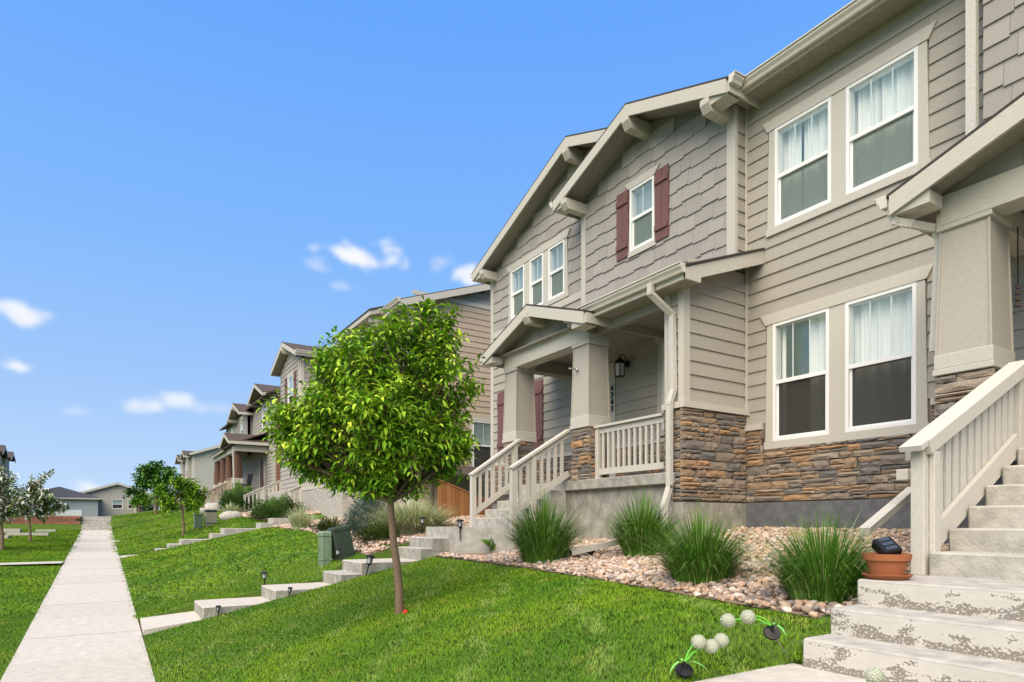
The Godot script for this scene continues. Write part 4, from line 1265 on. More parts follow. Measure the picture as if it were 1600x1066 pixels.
func make_house_b() -> void:
	var B := thing("townhouse", "second townhouse row with a tall tan end wall behind the leafy tree", "house", Vector3(11.5, 2.0, -26.0))
	var zs := -19.46; var ze := -36.0
	var FS := frame(Vector3(0, 0, zs), 0.0)
	var FW := frame(Vector3(8.5, 0, 0), FACE)
	var FC := frame(Vector3(7.25, 0, 0), FACE)
	var sh := MB.new()
	var sideh := [[10.85, 11.75, 3.55, 5.24]]
	sheath(sh, FS, 8.5, 18.5, 1.5, 8.95, sideh)
	sh.prism(PackedVector2Array([Vector2(8.5, 8.95), Vector2(18.5, 8.95), Vector2(13.5, 10.72)]), Vector3(0, 0, zs - 0.16), Vector3(1, 0, 0), Vector3(0, 1, 0), Vector3(0, 0, 0.16))
	var fh := [[-23.0, -22.2, 6.9, 8.3], [-25.2, -24.4, 6.9, 8.3]]
	sheath(sh, FW, ze, zs - 0.16, 1.5, 8.95, fh)
	sh.span(Vector3(8.66, 1.5, ze), Vector3(18.5, 8.9, ze + 0.15)); sh.span(Vector3(18.35, 1.5, ze + 0.15), Vector3(18.5, 8.9, zs - 0.16))
	var ch := [[-30.3, -29.4, 6.6, 8.35]]
	sheath(sh, FC, -31.9, -28.07, 1.6, 8.9, ch)
	sh.span(Vector3(7.25, 1.6, -28.22), Vector3(8.5, 8.9, -28.07)); sh.span(Vector3(7.41, 1.6, -31.9), Vector3(8.5, 8.9, -31.75))
	sh.prism(PackedVector2Array([Vector2(-31.9, 8.9), Vector2(-28.07, 8.9), Vector2(-29.95, 9.6)]), Vector3(7.25, 0, 0), Vector3(0, 0, 1), Vector3(0, 1, 0), Vector3(0.15, 0, 0))
	wpart("wall", sh, M.room, B)
	var g := gpart("lap_siding", B)
	boards(g, FS, 8.6, 15.0, 1.9, 9.2, [[10.72, 11.88, 3.44, 5.4]], M.tan, 0.203, [13.5, 5.0, 8.95, 0.355])
	# white band and gable infill
	var bd := MB.new()
	append_box(bd, FS, 8.6, 17.0, 9.2, 9.34, 0, 0.04)
	wpart("band_board", bd, M.trimh, B)
	merged_siding("gable_shingles", B, FS, 9.2, 17.0, 9.34, 10.6, [], M.grey2[0], [13.5, 5.0, 8.95, 0.355])
	corner(B, 8.5, zs, 1.9, 8.9)
	far_window(B, FS, 10.85, 11.75, 3.55, 5.24)
	merged_siding("front_siding", B, FW, -28.0, zs - 0.1, 2.2, 8.9, [[-23.15, -22.05, 6.78, 8.45], [-25.35, -24.25, 6.78, 8.45]], M.siding[1])
	for q in fh: far_window(B, FW, q[0], q[1], q[2], q[3])
	merged_siding("bay_siding", B, FC, -31.8, -28.17, 2.5, 9.55, [[-30.45, -29.25, 6.48, 8.5]], M.grey2[0], [-29.95, 1.9, 8.9, 0.38])
	merged_siding("bay_siding", B, frame(Vector3(0, 0, -28.07), 0.0), 7.35, 8.5, 2.5, 8.9, [], M.grey2[1])
	corner(B, 7.25, -28.07, 2.5, 8.8)
	far_window(B, FC, -30.3, -29.4, 6.6, 8.35)
	shutter(B, FC, -29.2, -28.85, 6.55, 8.4); shutter(B, FC, -30.85, -30.5, 6.55, 8.4)
	# roofs
	var r := MB.new(); var s := MB.new()
	r.slab(Vector3(8.05, 8.86, zs + 0.35), Vector3(13.5, 10.80, zs + 0.35), Vector3(13.5, 10.80, ze - 0.4), Vector3(8.05, 8.86, ze - 0.4), Vector3(0, -0.03, 0))
	r.slab(Vector3(13.5, 10.80, zs + 0.35), Vector3(18.9, 8.86, zs + 0.35), Vector3(18.9, 8.86, ze - 0.4), Vector3(13.5, 10.80, ze - 0.4), Vector3(0, -0.03, 0))
	wpart("roof", r, M.roofbrown, B)
	s.slab(Vector3(8.1, 8.84, zs + 0.32), Vector3(13.5, 10.765, zs + 0.32), Vector3(13.5, 10.765, ze - 0.4), Vector3(8.1, 8.84, ze - 0.4), Vector3(0, -0.1, 0))
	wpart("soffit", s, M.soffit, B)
	var rk := MB.new()
	rk.slab(Vector3(8.05, 8.83, zs + 0.32), Vector3(13.5, 10.77, zs + 0.32), Vector3(13.5, 10.55, zs + 0.32), Vector3(8.05, 8.61, zs + 0.32), Vector3(0, 0, 0.035))
	wpart("rake_board", rk, M.trimh, B)
	rk = MB.new()
	rk.span(Vector3(8.04, 8.64, -28.0), Vector3(8.085, 8.83, zs + 0.31)); rk.span(Vector3(8.086, 8.64, -28.0), Vector3(8.5, 8.67, zs + 0.3))
	wpart("fascia", rk, M.trimh, B)
	gutter(B, Vector3(8.038, 8.87, -27.6), Vector3(8.038, 8.87, zs + 0.36), Vector3(-1, 0, 0))
	# bracketed eave bump on the front
	r = MB.new()
	r.slab(Vector3(7.55, 8.86, -24.5), Vector3(7.55, 8.86, -20.6), Vector3(9.6, 9.62, -20.6), Vector3(9.6, 9.62, -24.5), Vector3(0, -0.03, 0))
	wpart("roof", r, M.roofbrown, B)
	r = MB.new()
	r.slab(Vector3(7.58, 8.83, -24.45), Vector3(7.58, 8.83, -20.65), Vector3(9.2, 9.42, -20.65), Vector3(9.2, 9.42, -24.45), Vector3(0, -0.16, 0))
	wpart("soffit", r, M.trimh, B)
	for z in [-20.9, -22.5, -24.2]: bracket(B, 7.66, 8.5, 8.38, z, 0.3, 0.14)
	downspout(B, [Vector3(8.0, 8.75, -19.75), Vector3(8.2, 8.6, -19.75), Vector3(8.44, 8.5, -19.75), Vector3(8.44, 2.2, -19.75)], 0.09, 0.07)
	gable_roof(B, -29.95, 2.3, 6.9, 10.5, 8.97, 0.38, M.roofbrown, 0.2)
	bracket(B, 6.84, 7.25, 9.35, -29.95, 0.22, 0.14)
	gutter(B, Vector3(8.3, 8.99, -27.62), Vector3(6.88, 8.99, -27.62), Vector3(0, 0, 1))
	downspout(B, [Vector3(7.19, 8.7, -28.2), Vector3(7.19, 2.6, -28.2)], 0.09, 0.07)
	# porches: concrete base, floor and stair rails
	var pb := MB.new()
	pb.bevel(Vector3(6.9, 1.2, -26.8), Vector3(8.5, 2.95, -21.5), 0.012); pb.bevel(Vector3(6.6, 1.4, -32.1), Vector3(7.24, 3.1, -28.3), 0.012)
	wpart("porch_base", pb, M.concrete, B)
	railing(B, Vector3(5.6, 2.1, -31.7), Vector3(7.2, 2.85, -31.7), 0.86, [0.0, 0.5, 1.0], 0.16, 0.07)
	railing(B, Vector3(6.5, 2.15, -26.95), Vector3(7.7, 2.7, -26.95), 0.86, [0.0, 1.0], 0.16, 0.07)
	railing(B, Vector3(6.92, 2.95, -26.6), Vector3(6.92, 2.95, -22.0), 0.86, [0.0, 0.5, 1.0], 0.16, 0.07)
	var lr := MB.new()
	lr.slab(Vector3(8.6, 3.25, -18.1), Vector3(11.2, 3.25, -18.1), Vector3(11.2, 3.65, zs + 0.01), Vector3(8.6, 3.65, zs + 0.01), Vector3(0, -0.08, 0))
	lr.span(Vector3(8.75, 1.6, -18.4), Vector3(8.85, 3.18, -18.3)); lr.span(Vector3(11.0, 1.6, -18.4), Vector3(11.1, 3.18, -18.3))
	wpart("side_lean_to", lr, M.roofbrown, B)

func make_house_d() -> void:
	var D := thing("townhouse", "third townhouse row with brown porch columns and two front gables", "house", Vector3(11.5, 2.8, -48.0))
	var zs := -39.0; var ze := -56.0
	var FW := frame(Vector3(8.5, 0, 0), FACE)
	var FS := frame(Vector3(0, 0, zs), 0.0)
	var FP := frame(Vector3(8.2, 0, 0), FACE)
	var sh := MB.new()
	sheath(sh, FW, ze, zs - 0.01, 2.2, 9.3, [[-42.1, -40.9, 7.6, 9.0], [-53.5, -52.7, 7.4, 8.9]])
	sh.span(Vector3(8.5, 2.2, zs - 0.16), Vector3(18.0, 9.3, zs)); sh.span(Vector3(8.66, 2.2, ze), Vector3(18.0, 9.3, ze + 0.15)); sh.span(Vector3(17.85, 2.2, ze), Vector3(18.0, 9.3, zs))
	sheath(sh, FP, -49.2, -45.3, 6.2, 9.2, [[-47.7, -46.9, 7.4, 8.9]])
	sh.span(Vector3(8.2, 6.2, -45.45), Vector3(8.5, 9.2, -45.3))
	sh.prism(PackedVector2Array([Vector2(-43.4, 9.3), Vector2(-39.5, 9.3), Vector2(-41.5, 10.05)]), Vector3(8.48, 0, 0), Vector3(0, 0, 1), Vector3(0, 1, 0), Vector3(0.15, 0, 0))
	sh.prism(PackedVector2Array([Vector2(-49.2, 9.1), Vector2(-45.3, 9.1), Vector2(-47.3, 9.8)]), Vector3(8.19, 0, 0), Vector3(0, 0, 1), Vector3(0, 1, 0), Vector3(0.15, 0, 0))
	wpart("wall", sh, M.room, D)
	merged_siding("upper_siding", D, FW, -45.3, zs - 0.1, 6.2, 10.0, [[-42.25, -40.75, 7.5, 9.15]], M.grey2[0], [-41.5, 2.2, 9.2, 0.38])
	merged_siding("bay_siding", D, FP, -49.1, -45.3, 6.2, 9.75, [[-47.85, -46.75, 7.3, 9.05]], M.grey2[1], [-47.3, 2.0, 9.1, 0.37])
	merged_siding("lower_siding", D, FW, ze, zs - 0.1, 2.6, 6.2, [], M.grey2[1])
	merged_siding("upper_siding", D, FW, ze, -49.2, 6.2, 9.2, [[-53.65, -52.55, 7.3, 9.05]], M.grey2[0])
	var red := mat(lin(0.34, 0.165, 0.115), 0.8, M.fine, Vector3(0.35, 6, 0.35))
	merged_siding("side_siding", D, FS, 8.6, 17.0, 2.4, 9.3, [], red)
	corner(D, 8.5, zs, 2.5, 9.3)
	far_window(D, FW, -42.1, -40.9, 7.6, 9.0); far_window(D, FP, -47.7, -46.9, 7.4, 8.9); far_window(D, FW, -53.5, -52.7, 7.4, 8.9)
	gable_roof(D, -41.5, 2.25, 7.9, 13.0, 9.34, 0.385, M.roofbrown, 0.2)
	gable_roof(D, -47.3, 2.4, 7.6, 13.0, 9.0, 0.37, M.roofbrown, 0.2)
	bracket(D, 7.85, 8.48, 9.15, -43.4, 0.22, 0.16); bracket(D, 7.55, 8.2, 8.85, -49.1, 0.22, 0.16); bracket(D, 7.55, 8.2, 9.4, -47.3, 0.22, 0.16)
	var r := MB.new()
	r.slab(Vector3(8.05, 9.25, -38.6), Vector3(13.2, 11.1, -38.6), Vector3(13.2, 11.1, ze - 0.4), Vector3(8.05, 9.25, ze - 0.4), Vector3(0, -0.1, 0))
	r.slab(Vector3(13.2, 11.1, -38.6), Vector3(18.5, 9.25, -38.6), Vector3(18.5, 9.25, ze - 0.4), Vector3(13.2, 11.1, ze - 0.4), Vector3(0, -0.1, 0))
	wpart("roof", r, M.roofbrown, D)
	# porch
	var pr := MB.new()
	pr.slab(Vector3(6.4, 6.35, -49.4), Vector3(6.4, 6.35, -40.3), Vector3(8.5, 7.2, -40.3), Vector3(8.5, 7.2, -49.4), Vector3(0, -0.06, 0))
	wpart("porch_roof", pr, M.roofbrown, D)
	gable_roof(D, -41.9, 1.7, 6.25, 8.5, 6.5, 0.36, M.roofbrown, 0.2)
	pr = MB.new()
	pr.span(Vector3(6.65, 5.95, -49.2), Vector3(6.9, 6.28, -40.5)); pr.span(Vector3(6.9, 5.95, -40.75), Vector3(8.5, 6.28, -40.5)); pr.span(Vector3(6.42, 6.2, -49.3), Vector3(6.5, 6.34, -43.6))
	wpart("porch_beam", pr, M.trimh, D)
	pr = MB.new()
	pr.prism(PackedVector2Array([Vector2(-43.4, 6.4), Vector2(-40.4, 6.4), Vector2(-41.9, 6.95)]), Vector3(6.7, 0, 0), Vector3(0, 0, 1), Vector3(0, 1, 0), Vector3(0.1, 0, 0))
	wpart("gable_wall", pr, M.grey2[0], D)
	for z in [-41.0, -43.8, -46.1, -48.6]:
		var g := gpart("porch_column", D)
		var p := MB.new()
		p.span(Vector3(6.58, 2.4, z - 0.26), Vector3(7.1, 4.05, z + 0.26))
		piece("stone_pier", p.mesh(M.stones[5]), Transform3D(), g)
		p = MB.new()
		p.bevel(Vector3(6.56, 4.05, z - 0.28), Vector3(7.12, 4.35, z + 0.28), 0.01)
		piece("base_block", p.mesh(M.trim), Transform3D(), g)
		p = MB.new()
		p.lathe(Vector3(6.84, 4.35, z), [Vector2(0.34, 0), Vector2(0.27, 1.6)], 4, Basis(Vector3.UP, PI / 4))
		piece("shaft", p.mesh(M.brown[0]), Transform3D(), g)
	pr = MB.new()
	pr.bevel(Vector3(6.5, 2.0, -49.4), Vector3(8.5, 3.55, -40.4), 0.015)
	wpart("porch_base", pr, M.foundation, D)
	railing(D, Vector3(4.9, 2.45, -42.6), Vector3(6.5, 3.3, -42.6), 0.86, [0.0, 0.5, 1.0], 0.17, 0.08, false, 0.12, M.tan[1])
	railing(D, Vector3(6.7, 3.5, -43.6), Vector3(6.7, 3.5, -41.2), 0.9, [0.0, 1.0], 0.17, 0.08, false, 0.12, M.tan[1])
	downspout(D, [Vector3(6.5, 6.2, -40.5), Vector3(6.55, 3.6, -40.42)], 0.08, 0.07)
	var dr := MB.new()
	append_box(dr, FW, -42.6, -41.6, 3.56, 5.7, 0.02, 0.06)
	wpart("door", dr, M.door, D)
	dr = MB.new()
	append_box(dr, FW, -41.55, -41.35, 3.56, 5.8, 0.02, 0.07); append_box(dr, FW, -42.85, -42.65, 3.56, 5.8, 0.02, 0.07)
	wpart("door_trim", dr, M.trim, D)
	# porch chairs
	for k in 2:
		var c := thing("patio_chair", ["dark patio chair by the rail of the brown-columned porch", "second dark patio chair, farther along the brown-columned porch"][k], "chair", Vector3(7.3, 3.55, -40.85 - 0.75 * k), "chairs on the brown house porch")
		var m := MB.new()
		m.box(Vector3(0, 0.42, 0), Vector3(0.5, 0.06, 0.5))
		part("seat", m, M.blackplastic, c)
		m = MB.new()
		m.box(Vector3(0.27, 0.78, 0), Vector3(0.06, 0.68, 0.5), Basis(Vector3.FORWARD, 0.15))
		part("backrest", m, M.blackplastic, c)
		for s in [[-1, -1], [1, -1], [1, 1], [-1, 1]]:
			m = MB.new(); m.box(Vector3(s[0] * 0.22, 0.2, s[1] * 0.22), Vector3(0.04, 0.4, 0.04))
			part("leg", m, M.blackplastic, c)

func simple_house(called: String, label: String, x0: float, x1: float, z0: float, z1: float, yb: float, ye: float, pitch: float, along_x: bool, wallm: Material, roofm: Material, holes_front: Array, front_is_z: bool, hip := false) -> Node3D:
	# box house; z0 is the end nearest the camera; holes on the near end wall (front_is_z) in world x, or on the path side in world z
	var o := thing(called, label, "house", Vector3((x0 + x1) / 2, yb, (z0 + z1) / 2))
	var sh := MB.new()
	var FZ := frame(Vector3(0, 0, z0), 0.0)
	sheath(sh, FZ, x0, x1, yb, ye, holes_front if front_is_z else [])
	sh.span(Vector3(x0, yb, z1), Vector3(x1, ye, z1 + 0.15)); sh.span(Vector3(x0, yb, z1 + 0.15), Vector3(x0 + 0.15, ye, z0 - 0.16)); sh.span(Vector3(x1 - 0.15, yb, z1 + 0.15), Vector3(x1, ye, z0 - 0.16))
	wpart("wall", sh, wallm, o)
	merged_siding("siding", o, FZ, x0, x1, yb, ye, holes_front if front_is_z else [], wallm)
	var r := MB.new()
	var v := 0.45
	if hip:
		var mx := (x0 + x1) / 2; var hw := (x1 - x0) / 2 + v
		var hy := ye + pitch * hw
		var zr0 := z0 - hw + v; var zr1 := z1 + hw - v
		var a := Vector3(x0 - v, ye, z0 + v); var b := Vector3(x1 + v, ye, z0 + v); var c := Vector3(x1 + v, ye, z1 - v); var d := Vector3(x0 - v, ye, z1 - v)
		var p := Vector3(mx, hy, zr0); var q := Vector3(mx, hy, zr1)
		r.tri(a, b, p); r.quad(b, c, q, p); r.tri(c, d, q); r.quad(d, a, p, q); r.quad(d, c, b, a)
	elif along_x:
		var mz := (z0 + z1) / 2; var hw := absf(z0 - z1) / 2 + v
		for s in [-1.0, 1.0]:
			r.slab(Vector3(x0 - v, ye, mz + s * hw), Vector3(x1 + v, ye, mz + s * hw), Vector3(x1 + v, ye + pitch * hw, mz), Vector3(x0 - v, ye + pitch * hw, mz), Vector3(0, 0.12, 0))
		sh = MB.new()
		for x in [x0, x1 - 0.15]: sh.prism(PackedVector2Array([Vector2(z1, ye), Vector2(z0, ye), Vector2(mz, ye + pitch * (hw - v))]), Vector3(x, 0, 0), Vector3(0, 0, 1), Vector3(0, 1, 0), Vector3(0.15, 0, 0))
		wpart("gable_wall", sh, wallm, o)
	else:
		var mx := (x0 + x1) / 2; var hw := (x1 - x0) / 2 + v
		for s in [-1.0, 1.0]:
			r.slab(Vector3(mx + s * hw, ye, z0 + v), Vector3(mx + s * hw, ye, z1 - v), Vector3(mx, ye + pitch * hw, z1 - v), Vector3(mx, ye + pitch * hw, z0 + v), Vector3(0, 0.12, 0))
		sh = MB.new()
		for z in [z0 - 0.15, z1]: sh.prism(PackedVector2Array([Vector2(x0, ye), Vector2(x1, ye), Vector2(mx, ye + pitch * (hw - v))]), Vector3(0, 0, z), Vector3(1, 0, 0), Vector3(0, 1, 0), Vector3(0, 0, 0.15))
		wpart("gable_wall", sh, wallm, o)
		var rk := MB.new()
		for s in [-1.0, 1.0]: rk.slab(Vector3(mx + s * hw, ye + 0.11, z0 + v), Vector3(mx, ye + pitch * hw + 0.11, z0 + v), Vector3(mx, ye + pitch * hw - 0.16, z0 + v), Vector3(mx + s * hw, ye - 0.16, z0 + v), Vector3(0, 0, 0.04))
		wpart("rake_board", rk, M.trimh, o)
	wpart("roof", r, roofm, o)
	var FZ2 := frame(Vector3(0, 0, z0), 0.0)
	if front_is_z:
		for h in holes_front: far_window(o, FZ2, h[0], h[1], h[2], h[3])
	return o

func make_far_houses() -> void:
	var pale := mat(lin(0.50, 0.475, 0.42), 0.8, M.fine, Vector3(0.3, 2, 0.3))
	var e := simple_house("townhouse", "distant pale townhouse behind the brown-columned one", 8.5, 20.0, -77.7, -92.0, 2.5, 9.2, 0.36, false, pale, M.roofbrown, [[11.6, 12.6, 5.6, 7.3]], true)
	var FE := frame(Vector3(8.5, 0, 0), FACE)
	for q in [[-80.5, 1.9], [-86.5, 2.1]]:
		gable_roof(e, q[0] - 0.8, q[1], 7.7, 13.0, 9.2, 0.37, M.roofbrown, 0.22)
		var t := MB.new()
		t.span(Vector3(8.2, 2.6, q[0] - 0.8 - q[1] + 0.4), Vector3(8.6, 9.15, q[0] - 0.8 + q[1] - 0.4))
		t.prism(PackedVector2Array([Vector2(q[0] - 0.8 - q[1] + 0.4, 9.15), Vector2(q[0] - 0.8 + q[1] - 0.4, 9.15), Vector2(q[0] - 0.8, 9.8)]), Vector3(8.2, 0, 0), Vector3(0, 0, 1), Vector3(0, 1, 0), Vector3(0.3, 0, 0))
		wpart("bay", t, M.grey2[0], e)
		far_window(e, frame(Vector3(8.19, 0, 0), FACE), q[0] - 1.4, q[0] - 0.2, 6.9, 8.5)
	corner(e, 8.5, -77.7, 2.6, 9.2)
	# garage and house beyond the end of the path
	var gar := simple_house("garage", "grey garage with a dark hipped roof beyond the path", -8.5, -0.35, -94.0, -103.0, 2.2, 4.75, 0.34, false, mat(lin(0.43, 0.46, 0.48), 0.8, M.fine, Vector3(0.3, 2, 0.3)), M.roofgrey, [], true, true)
	var t := MB.new()
	t.span(Vector3(-8.95, 4.6, -93.62), Vector3(0.1, 4.75, -93.54))
	wpart("fascia", t, M.trimh, gar)
	t = MB.new()
	t.span(Vector3(-7.5, 2.3, -93.97), Vector3(-2.0, 3.3, -93.93))
	wpart("garage_door", t, M.vinyl, gar)
	var h2 := simple_house("house", "beige house with white windows right of the far garage", -3.0, 6.6, -100.0, -110.0, 2.2, 5.2, 0.34, false, pale, M.roofbrown, [[1.2, 2.4, 3.6, 4.8], [3.0, 4.0, 3.6, 4.8]], true)
	t = MB.new()
	t.slab(Vector3(3.4, 3.9, -97.2), Vector3(8.8, 3.9, -97.2), Vector3(8.8, 4.7, -99.99), Vector3(3.4, 4.7, -99.99), Vector3(0, -0.12, 0))
	wpart("porch_roof", t, M.roofgrey, h2)
	for x in [3.7, 6.0, 8.5]:
		t = MB.new(); t.span(Vector3(x - 0.15, 2.0, -97.5), Vector3(x + 0.15, 3.8, -97.2))
		wpart("porch_post", t, M.trim, h2)
	var h3 := simple_house("garage", "dark green garage with a brick pillar behind the far trees", 8.2, 16.5, -84.5, -92.5, 2.2, 4.3, 0.3, false, mat(lin(0.07, 0.09, 0.08), 0.7), M.roofgrey, [], true)
	h3.position.x -= 2.0
	t = MB.new()
	t.span(Vector3(7.0, 2.0, -84.0), Vector3(8.3, 4.4, -83.4))
	wpart("brick_pillar", t, M.redblock[0], h3)
	# row on the left
	var lf := simple_house("townhouse", "distant townhouse with twin gables at the left edge", -20.0, -9.6, -86.0, -100.0, 2.0, 9.3, 0.36, false, mat(lin(0.36, 0.32, 0.22), 0.8, M.fine, Vector3(0.3, 2, 0.3)), M.roofbrown, [], true)
	for q in [-88.5, -96.0]:
		var r := MB.new()
		for s in [-1.0, 1.0]: r.slab(Vector3(-8.8, 9.2, q + s * 2.3), Vector3(-8.8, 10.05, q), Vector3(-13, 10.05, q), Vector3(-13, 9.2, q + s * 2.3), Vector3(0, 0.14, 0))
		wpart("roof", r, M.roofbrown, lf)
		r = MB.new()
		for s in [-1.0, 1.0]: r.slab(Vector3(-8.8, 9.2, q + s * 2.3), Vector3(-8.8, 10.05, q), Vector3(-8.8, 9.83, q), Vector3(-8.8, 8.98, q + s * 2.3), Vector3(0.05, 0, 0))
		wpart("rake_board", r, M.trimh, lf)
		r = MB.new()
		r.span(Vector3(-9.9, 2.2, q - 1.8), Vector3(-9.35, 9.25, q + 1.8))
		r.prism(PackedVector2Array([Vector2(q - 1.8, 9.25), Vector2(q + 1.8, 9.25), Vector2(q, 9.85)]), Vector3(-9.9, 0, 0), Vector3(0, 0, 1), Vector3(0, 1, 0), Vector3(0.55, 0, 0))
		wpart("bay", r, M.grey2[0], lf)

# ------------------------------------------------------------------ trees and plants
func leaf_shape(mb: MB, o: Vector3, dir: Vector3, up: Vector3, L: float, W: float, droop: float, col: Color, simple := false) -> void:
	var r := dir.cross(up).normalized()
	var u := r.cross(dir).normalized()
	mb.col = col
	var p1 := o + dir * L * 0.42 + u * L * 0.02
	var p2 := o + dir * L * 0.75 - u * L * droop * 0.35
	var tip := o + dir * L - u * L * droop
	var fold := u * W * 0.22
	if simple:
		mb.tri(o, p1 + r * W * 0.5 + fold, tip); mb.tri(o, tip, p1 - r * W * 0.5 + fold)
		return
	for s in [1.0, -1.0]:
		var a: Vector3 = p1 + r * W * 0.5 * s + fold; var b: Vector3 = p2 + r * W * 0.36 * s + fold * 0.7
		if s > 0:
			mb.tri(o, a, p1); mb.quad(p1, a, b, p2); mb.tri(p2, b, tip)
		else:
			mb.tri(o, p1, a); mb.quad(p1, p2, b, a); mb.tri(p2, tip, b)
# lobes: Vector4(centre, radius) relative to the foot; returns twig list [position, direction]
func tree(label: String, at: Vector3, fork_h: float, trunk_r: float, lobes: Array, twigs: int, leaves: int, L: float, W: float, cols: Array, seed_: int, own_leaves := 0, blossom := 0.0, lean := Vector3.ZERO) -> void:
	var r := RandomNumberGenerator.new(); r.seed = seed_
	var T := thing("tree", label, "tree", at)
	var wood := MB.new()
	var fork := Vector3(0, fork_h, 0) + lean
	var pts := []; var rad := []
	for i in 9:
		var t := i / 8.0
		pts.append(Vector3(r.randf_range(-0.012, 0.012), -0.06, r.randf_range(-0.012, 0.012)).lerp(fork, t) + Vector3(sin(t * 5.0) * 0.015, t * 0.0, cos(t * 4.0) * 0.012))
		rad.append(trunk_r * lerpf(1.0, 0.72, t) * (1.35 if i == 0 else 1.0))
	wood.tube(pts, rad, 10)
	var topp: Vector3 = pts[8]
	var leafs := MB.new()
	var total := 0.0
	for l in lobes: total += l.w * l.w
	var cand := []
	for l in lobes:
		var c := Vector3(l.x, l.y, l.z)
		# a limb to every lobe
		var mid: Vector3 = topp.lerp(c, 0.5) + Vector3(r.randf_range(-0.1, 0.1), -0.08 * topp.distance_to(c), r.randf_range(-0.1, 0.1)) * minf(1.0, l.w * 2.0)
		var lp := []; var lr := []
		for i in 6:
			var t := i / 5.0
			lp.append(topp.lerp(mid, t).lerp(mid.lerp(c, t), t)); lr.append(trunk_r * lerpf(0.34, 0.08, t))
		wood.tube(lp, lr, 6)
		var n := int(round(twigs * l.w * l.w / total))
		for k in n:
			var d := Vector3(r.randfn(), r.randfn(), r.randfn()).normalized()
			var p: Vector3 = c + d * l.w * pow(r.randf(), 0.4) * (1.25 if r.randf() < 0.18 else 1.0)
			var from: Vector3 = lp[r.randi_range(2, 5)]
			var out := (p - from)
			if out.length() < 0.02: continue
			var tp := []; var tr := []
			for i in 4:
				var t := i / 3.0
				tp.append(from.lerp(p, t) + Vector3(0, sin(t * PI) * 0.05 * out.length(), 0)); tr.append(trunk_r * lerpf(0.12, 0.03, t))
			wood.tube(tp, tr, 3, false)
			var o2 := (out.normalized() + d * 0.5 + Vector3(0, 0.25, 0)).normalized()
			var young := r.randf()
			var sprig: float = L * r.randf_range(2.4, 4.8)
			for i in leaves:
				var t := float(i) / leaves
				var base: Vector3 = p - o2 * sprig * (1.0 - t) * 0.75
				var an := i * 2.4 + r.randf() * 0.8
				var sd := o2.cross(Vector3.UP).normalized()
				if sd.length() < 0.1: sd = Vector3.RIGHT
				var up2 := sd.cross(o2).normalized()
				var dir: Vector3 = (o2 * 0.55 + (sd * cos(an) + up2 * sin(an)) * 0.85 + Vector3(0, -0.12, 0)).normalized()
				var upn := (Vector3.UP + Vector3(r.randf_range(-0.5, 0.5), 0, r.randf_range(-0.5, 0.5))).normalized()
				if absf(dir.dot(upn)) > 0.94: upn = sd
				var k2 := r.randf()
				var col: Color = cols[0].lerp(cols[1], k2)
				if young > 0.4 and t > 0.45: col = cols[1].lerp(cols[2], r.randf())   # fresh shoots at the twig ends
				if blossom > 0.0 and r.randf() < blossom: col = Color(0.72, 0.70, 0.62)
				var sc := r.randf_range(0.7, 1.2)
				if own_leaves > 0: cand.append([base, dir, upn, sc, col])
				else: leaf_shape(leafs, base, dir, upn, L * sc, W * sc, r.randf_range(0.1, 0.45), col, leaves > 0 and L < 0.2 and own_leaves == 0 and twigs < 260)
	part("trunk", wood, M.bark, T)
	if own_leaves > 0:
		# the leaves nearest the viewer are pieces of their own, the rest one mass
		var toc := (Vector3(0, CAMH, 0) - at).normalized()
		cand.sort_custom(func(a, b): return a[0].dot(toc) > b[0].dot(toc))
		var cr := gpart("crown", T); cr.position = Vector3.ZERO
		var unit := {}
		for i in cand.size():
			var q: Array = cand[i]
			if i < own_leaves:
				var key := int(q[4].r * 22.0)
				if not unit.has(key):
					var u := MB.new(); leaf_shape(u, Vector3.ZERO, Vector3(0, 0, 1), Vector3.UP, L, W, 0.3, q[4])
					unit[key] = u.mesh(M.leaf)
				var zz: Vector3 = q[1]; var xx: Vector3 = q[2].cross(zz).normalized()
				piece("leaf", unit[key], Transform3D(Basis(xx, zz.cross(xx), zz).scaled_local(Vector3.ONE * q[3]), q[0]), cr)
			else: leaf_shape(leafs, q[0], q[1], q[2], L * q[3], W * q[3], r.randf_range(0.1, 0.45), q[4])
		var o := piece("foliage", leafs.mesh(M.leaf), Transform3D(), cr)
		o.set_meta("kind", "stuff")
	else:
		part("crown", leafs, M.leaf, T)

func lobes_from(view: Array, u0: float, v0: float, t: float, depth_seed: int) -> Array:
	# crown lobes given by their offsets across and up (in thousandths of the viewing distance) with a spread in depth
	var r := RandomNumberGenerator.new(); r.seed = depth_seed
	var right := Vector3(cos(YAW), 0, sin(YAW)); var fwd := Vector3(sin(YAW), 0, -cos(YAW))
	var out := []
	for q in view:
		var p: Vector3 = right * ((q[0] - u0) / 1000.0 * t) + Vector3(0, (v0 - q[1]) / 1000.0 * t, 0) + fwd * (r.randf_range(-0.5, 0.5) if q.size() < 4 else q[3])
		out.append(Vector4(p.x, p.y, p.z, q[2] / 1000.0 * t))
	return out

func on_ground(x: float, z: float, dy := 0.0) -> Vector3:
	return Vector3(x, hh(x, z) + dy, z)

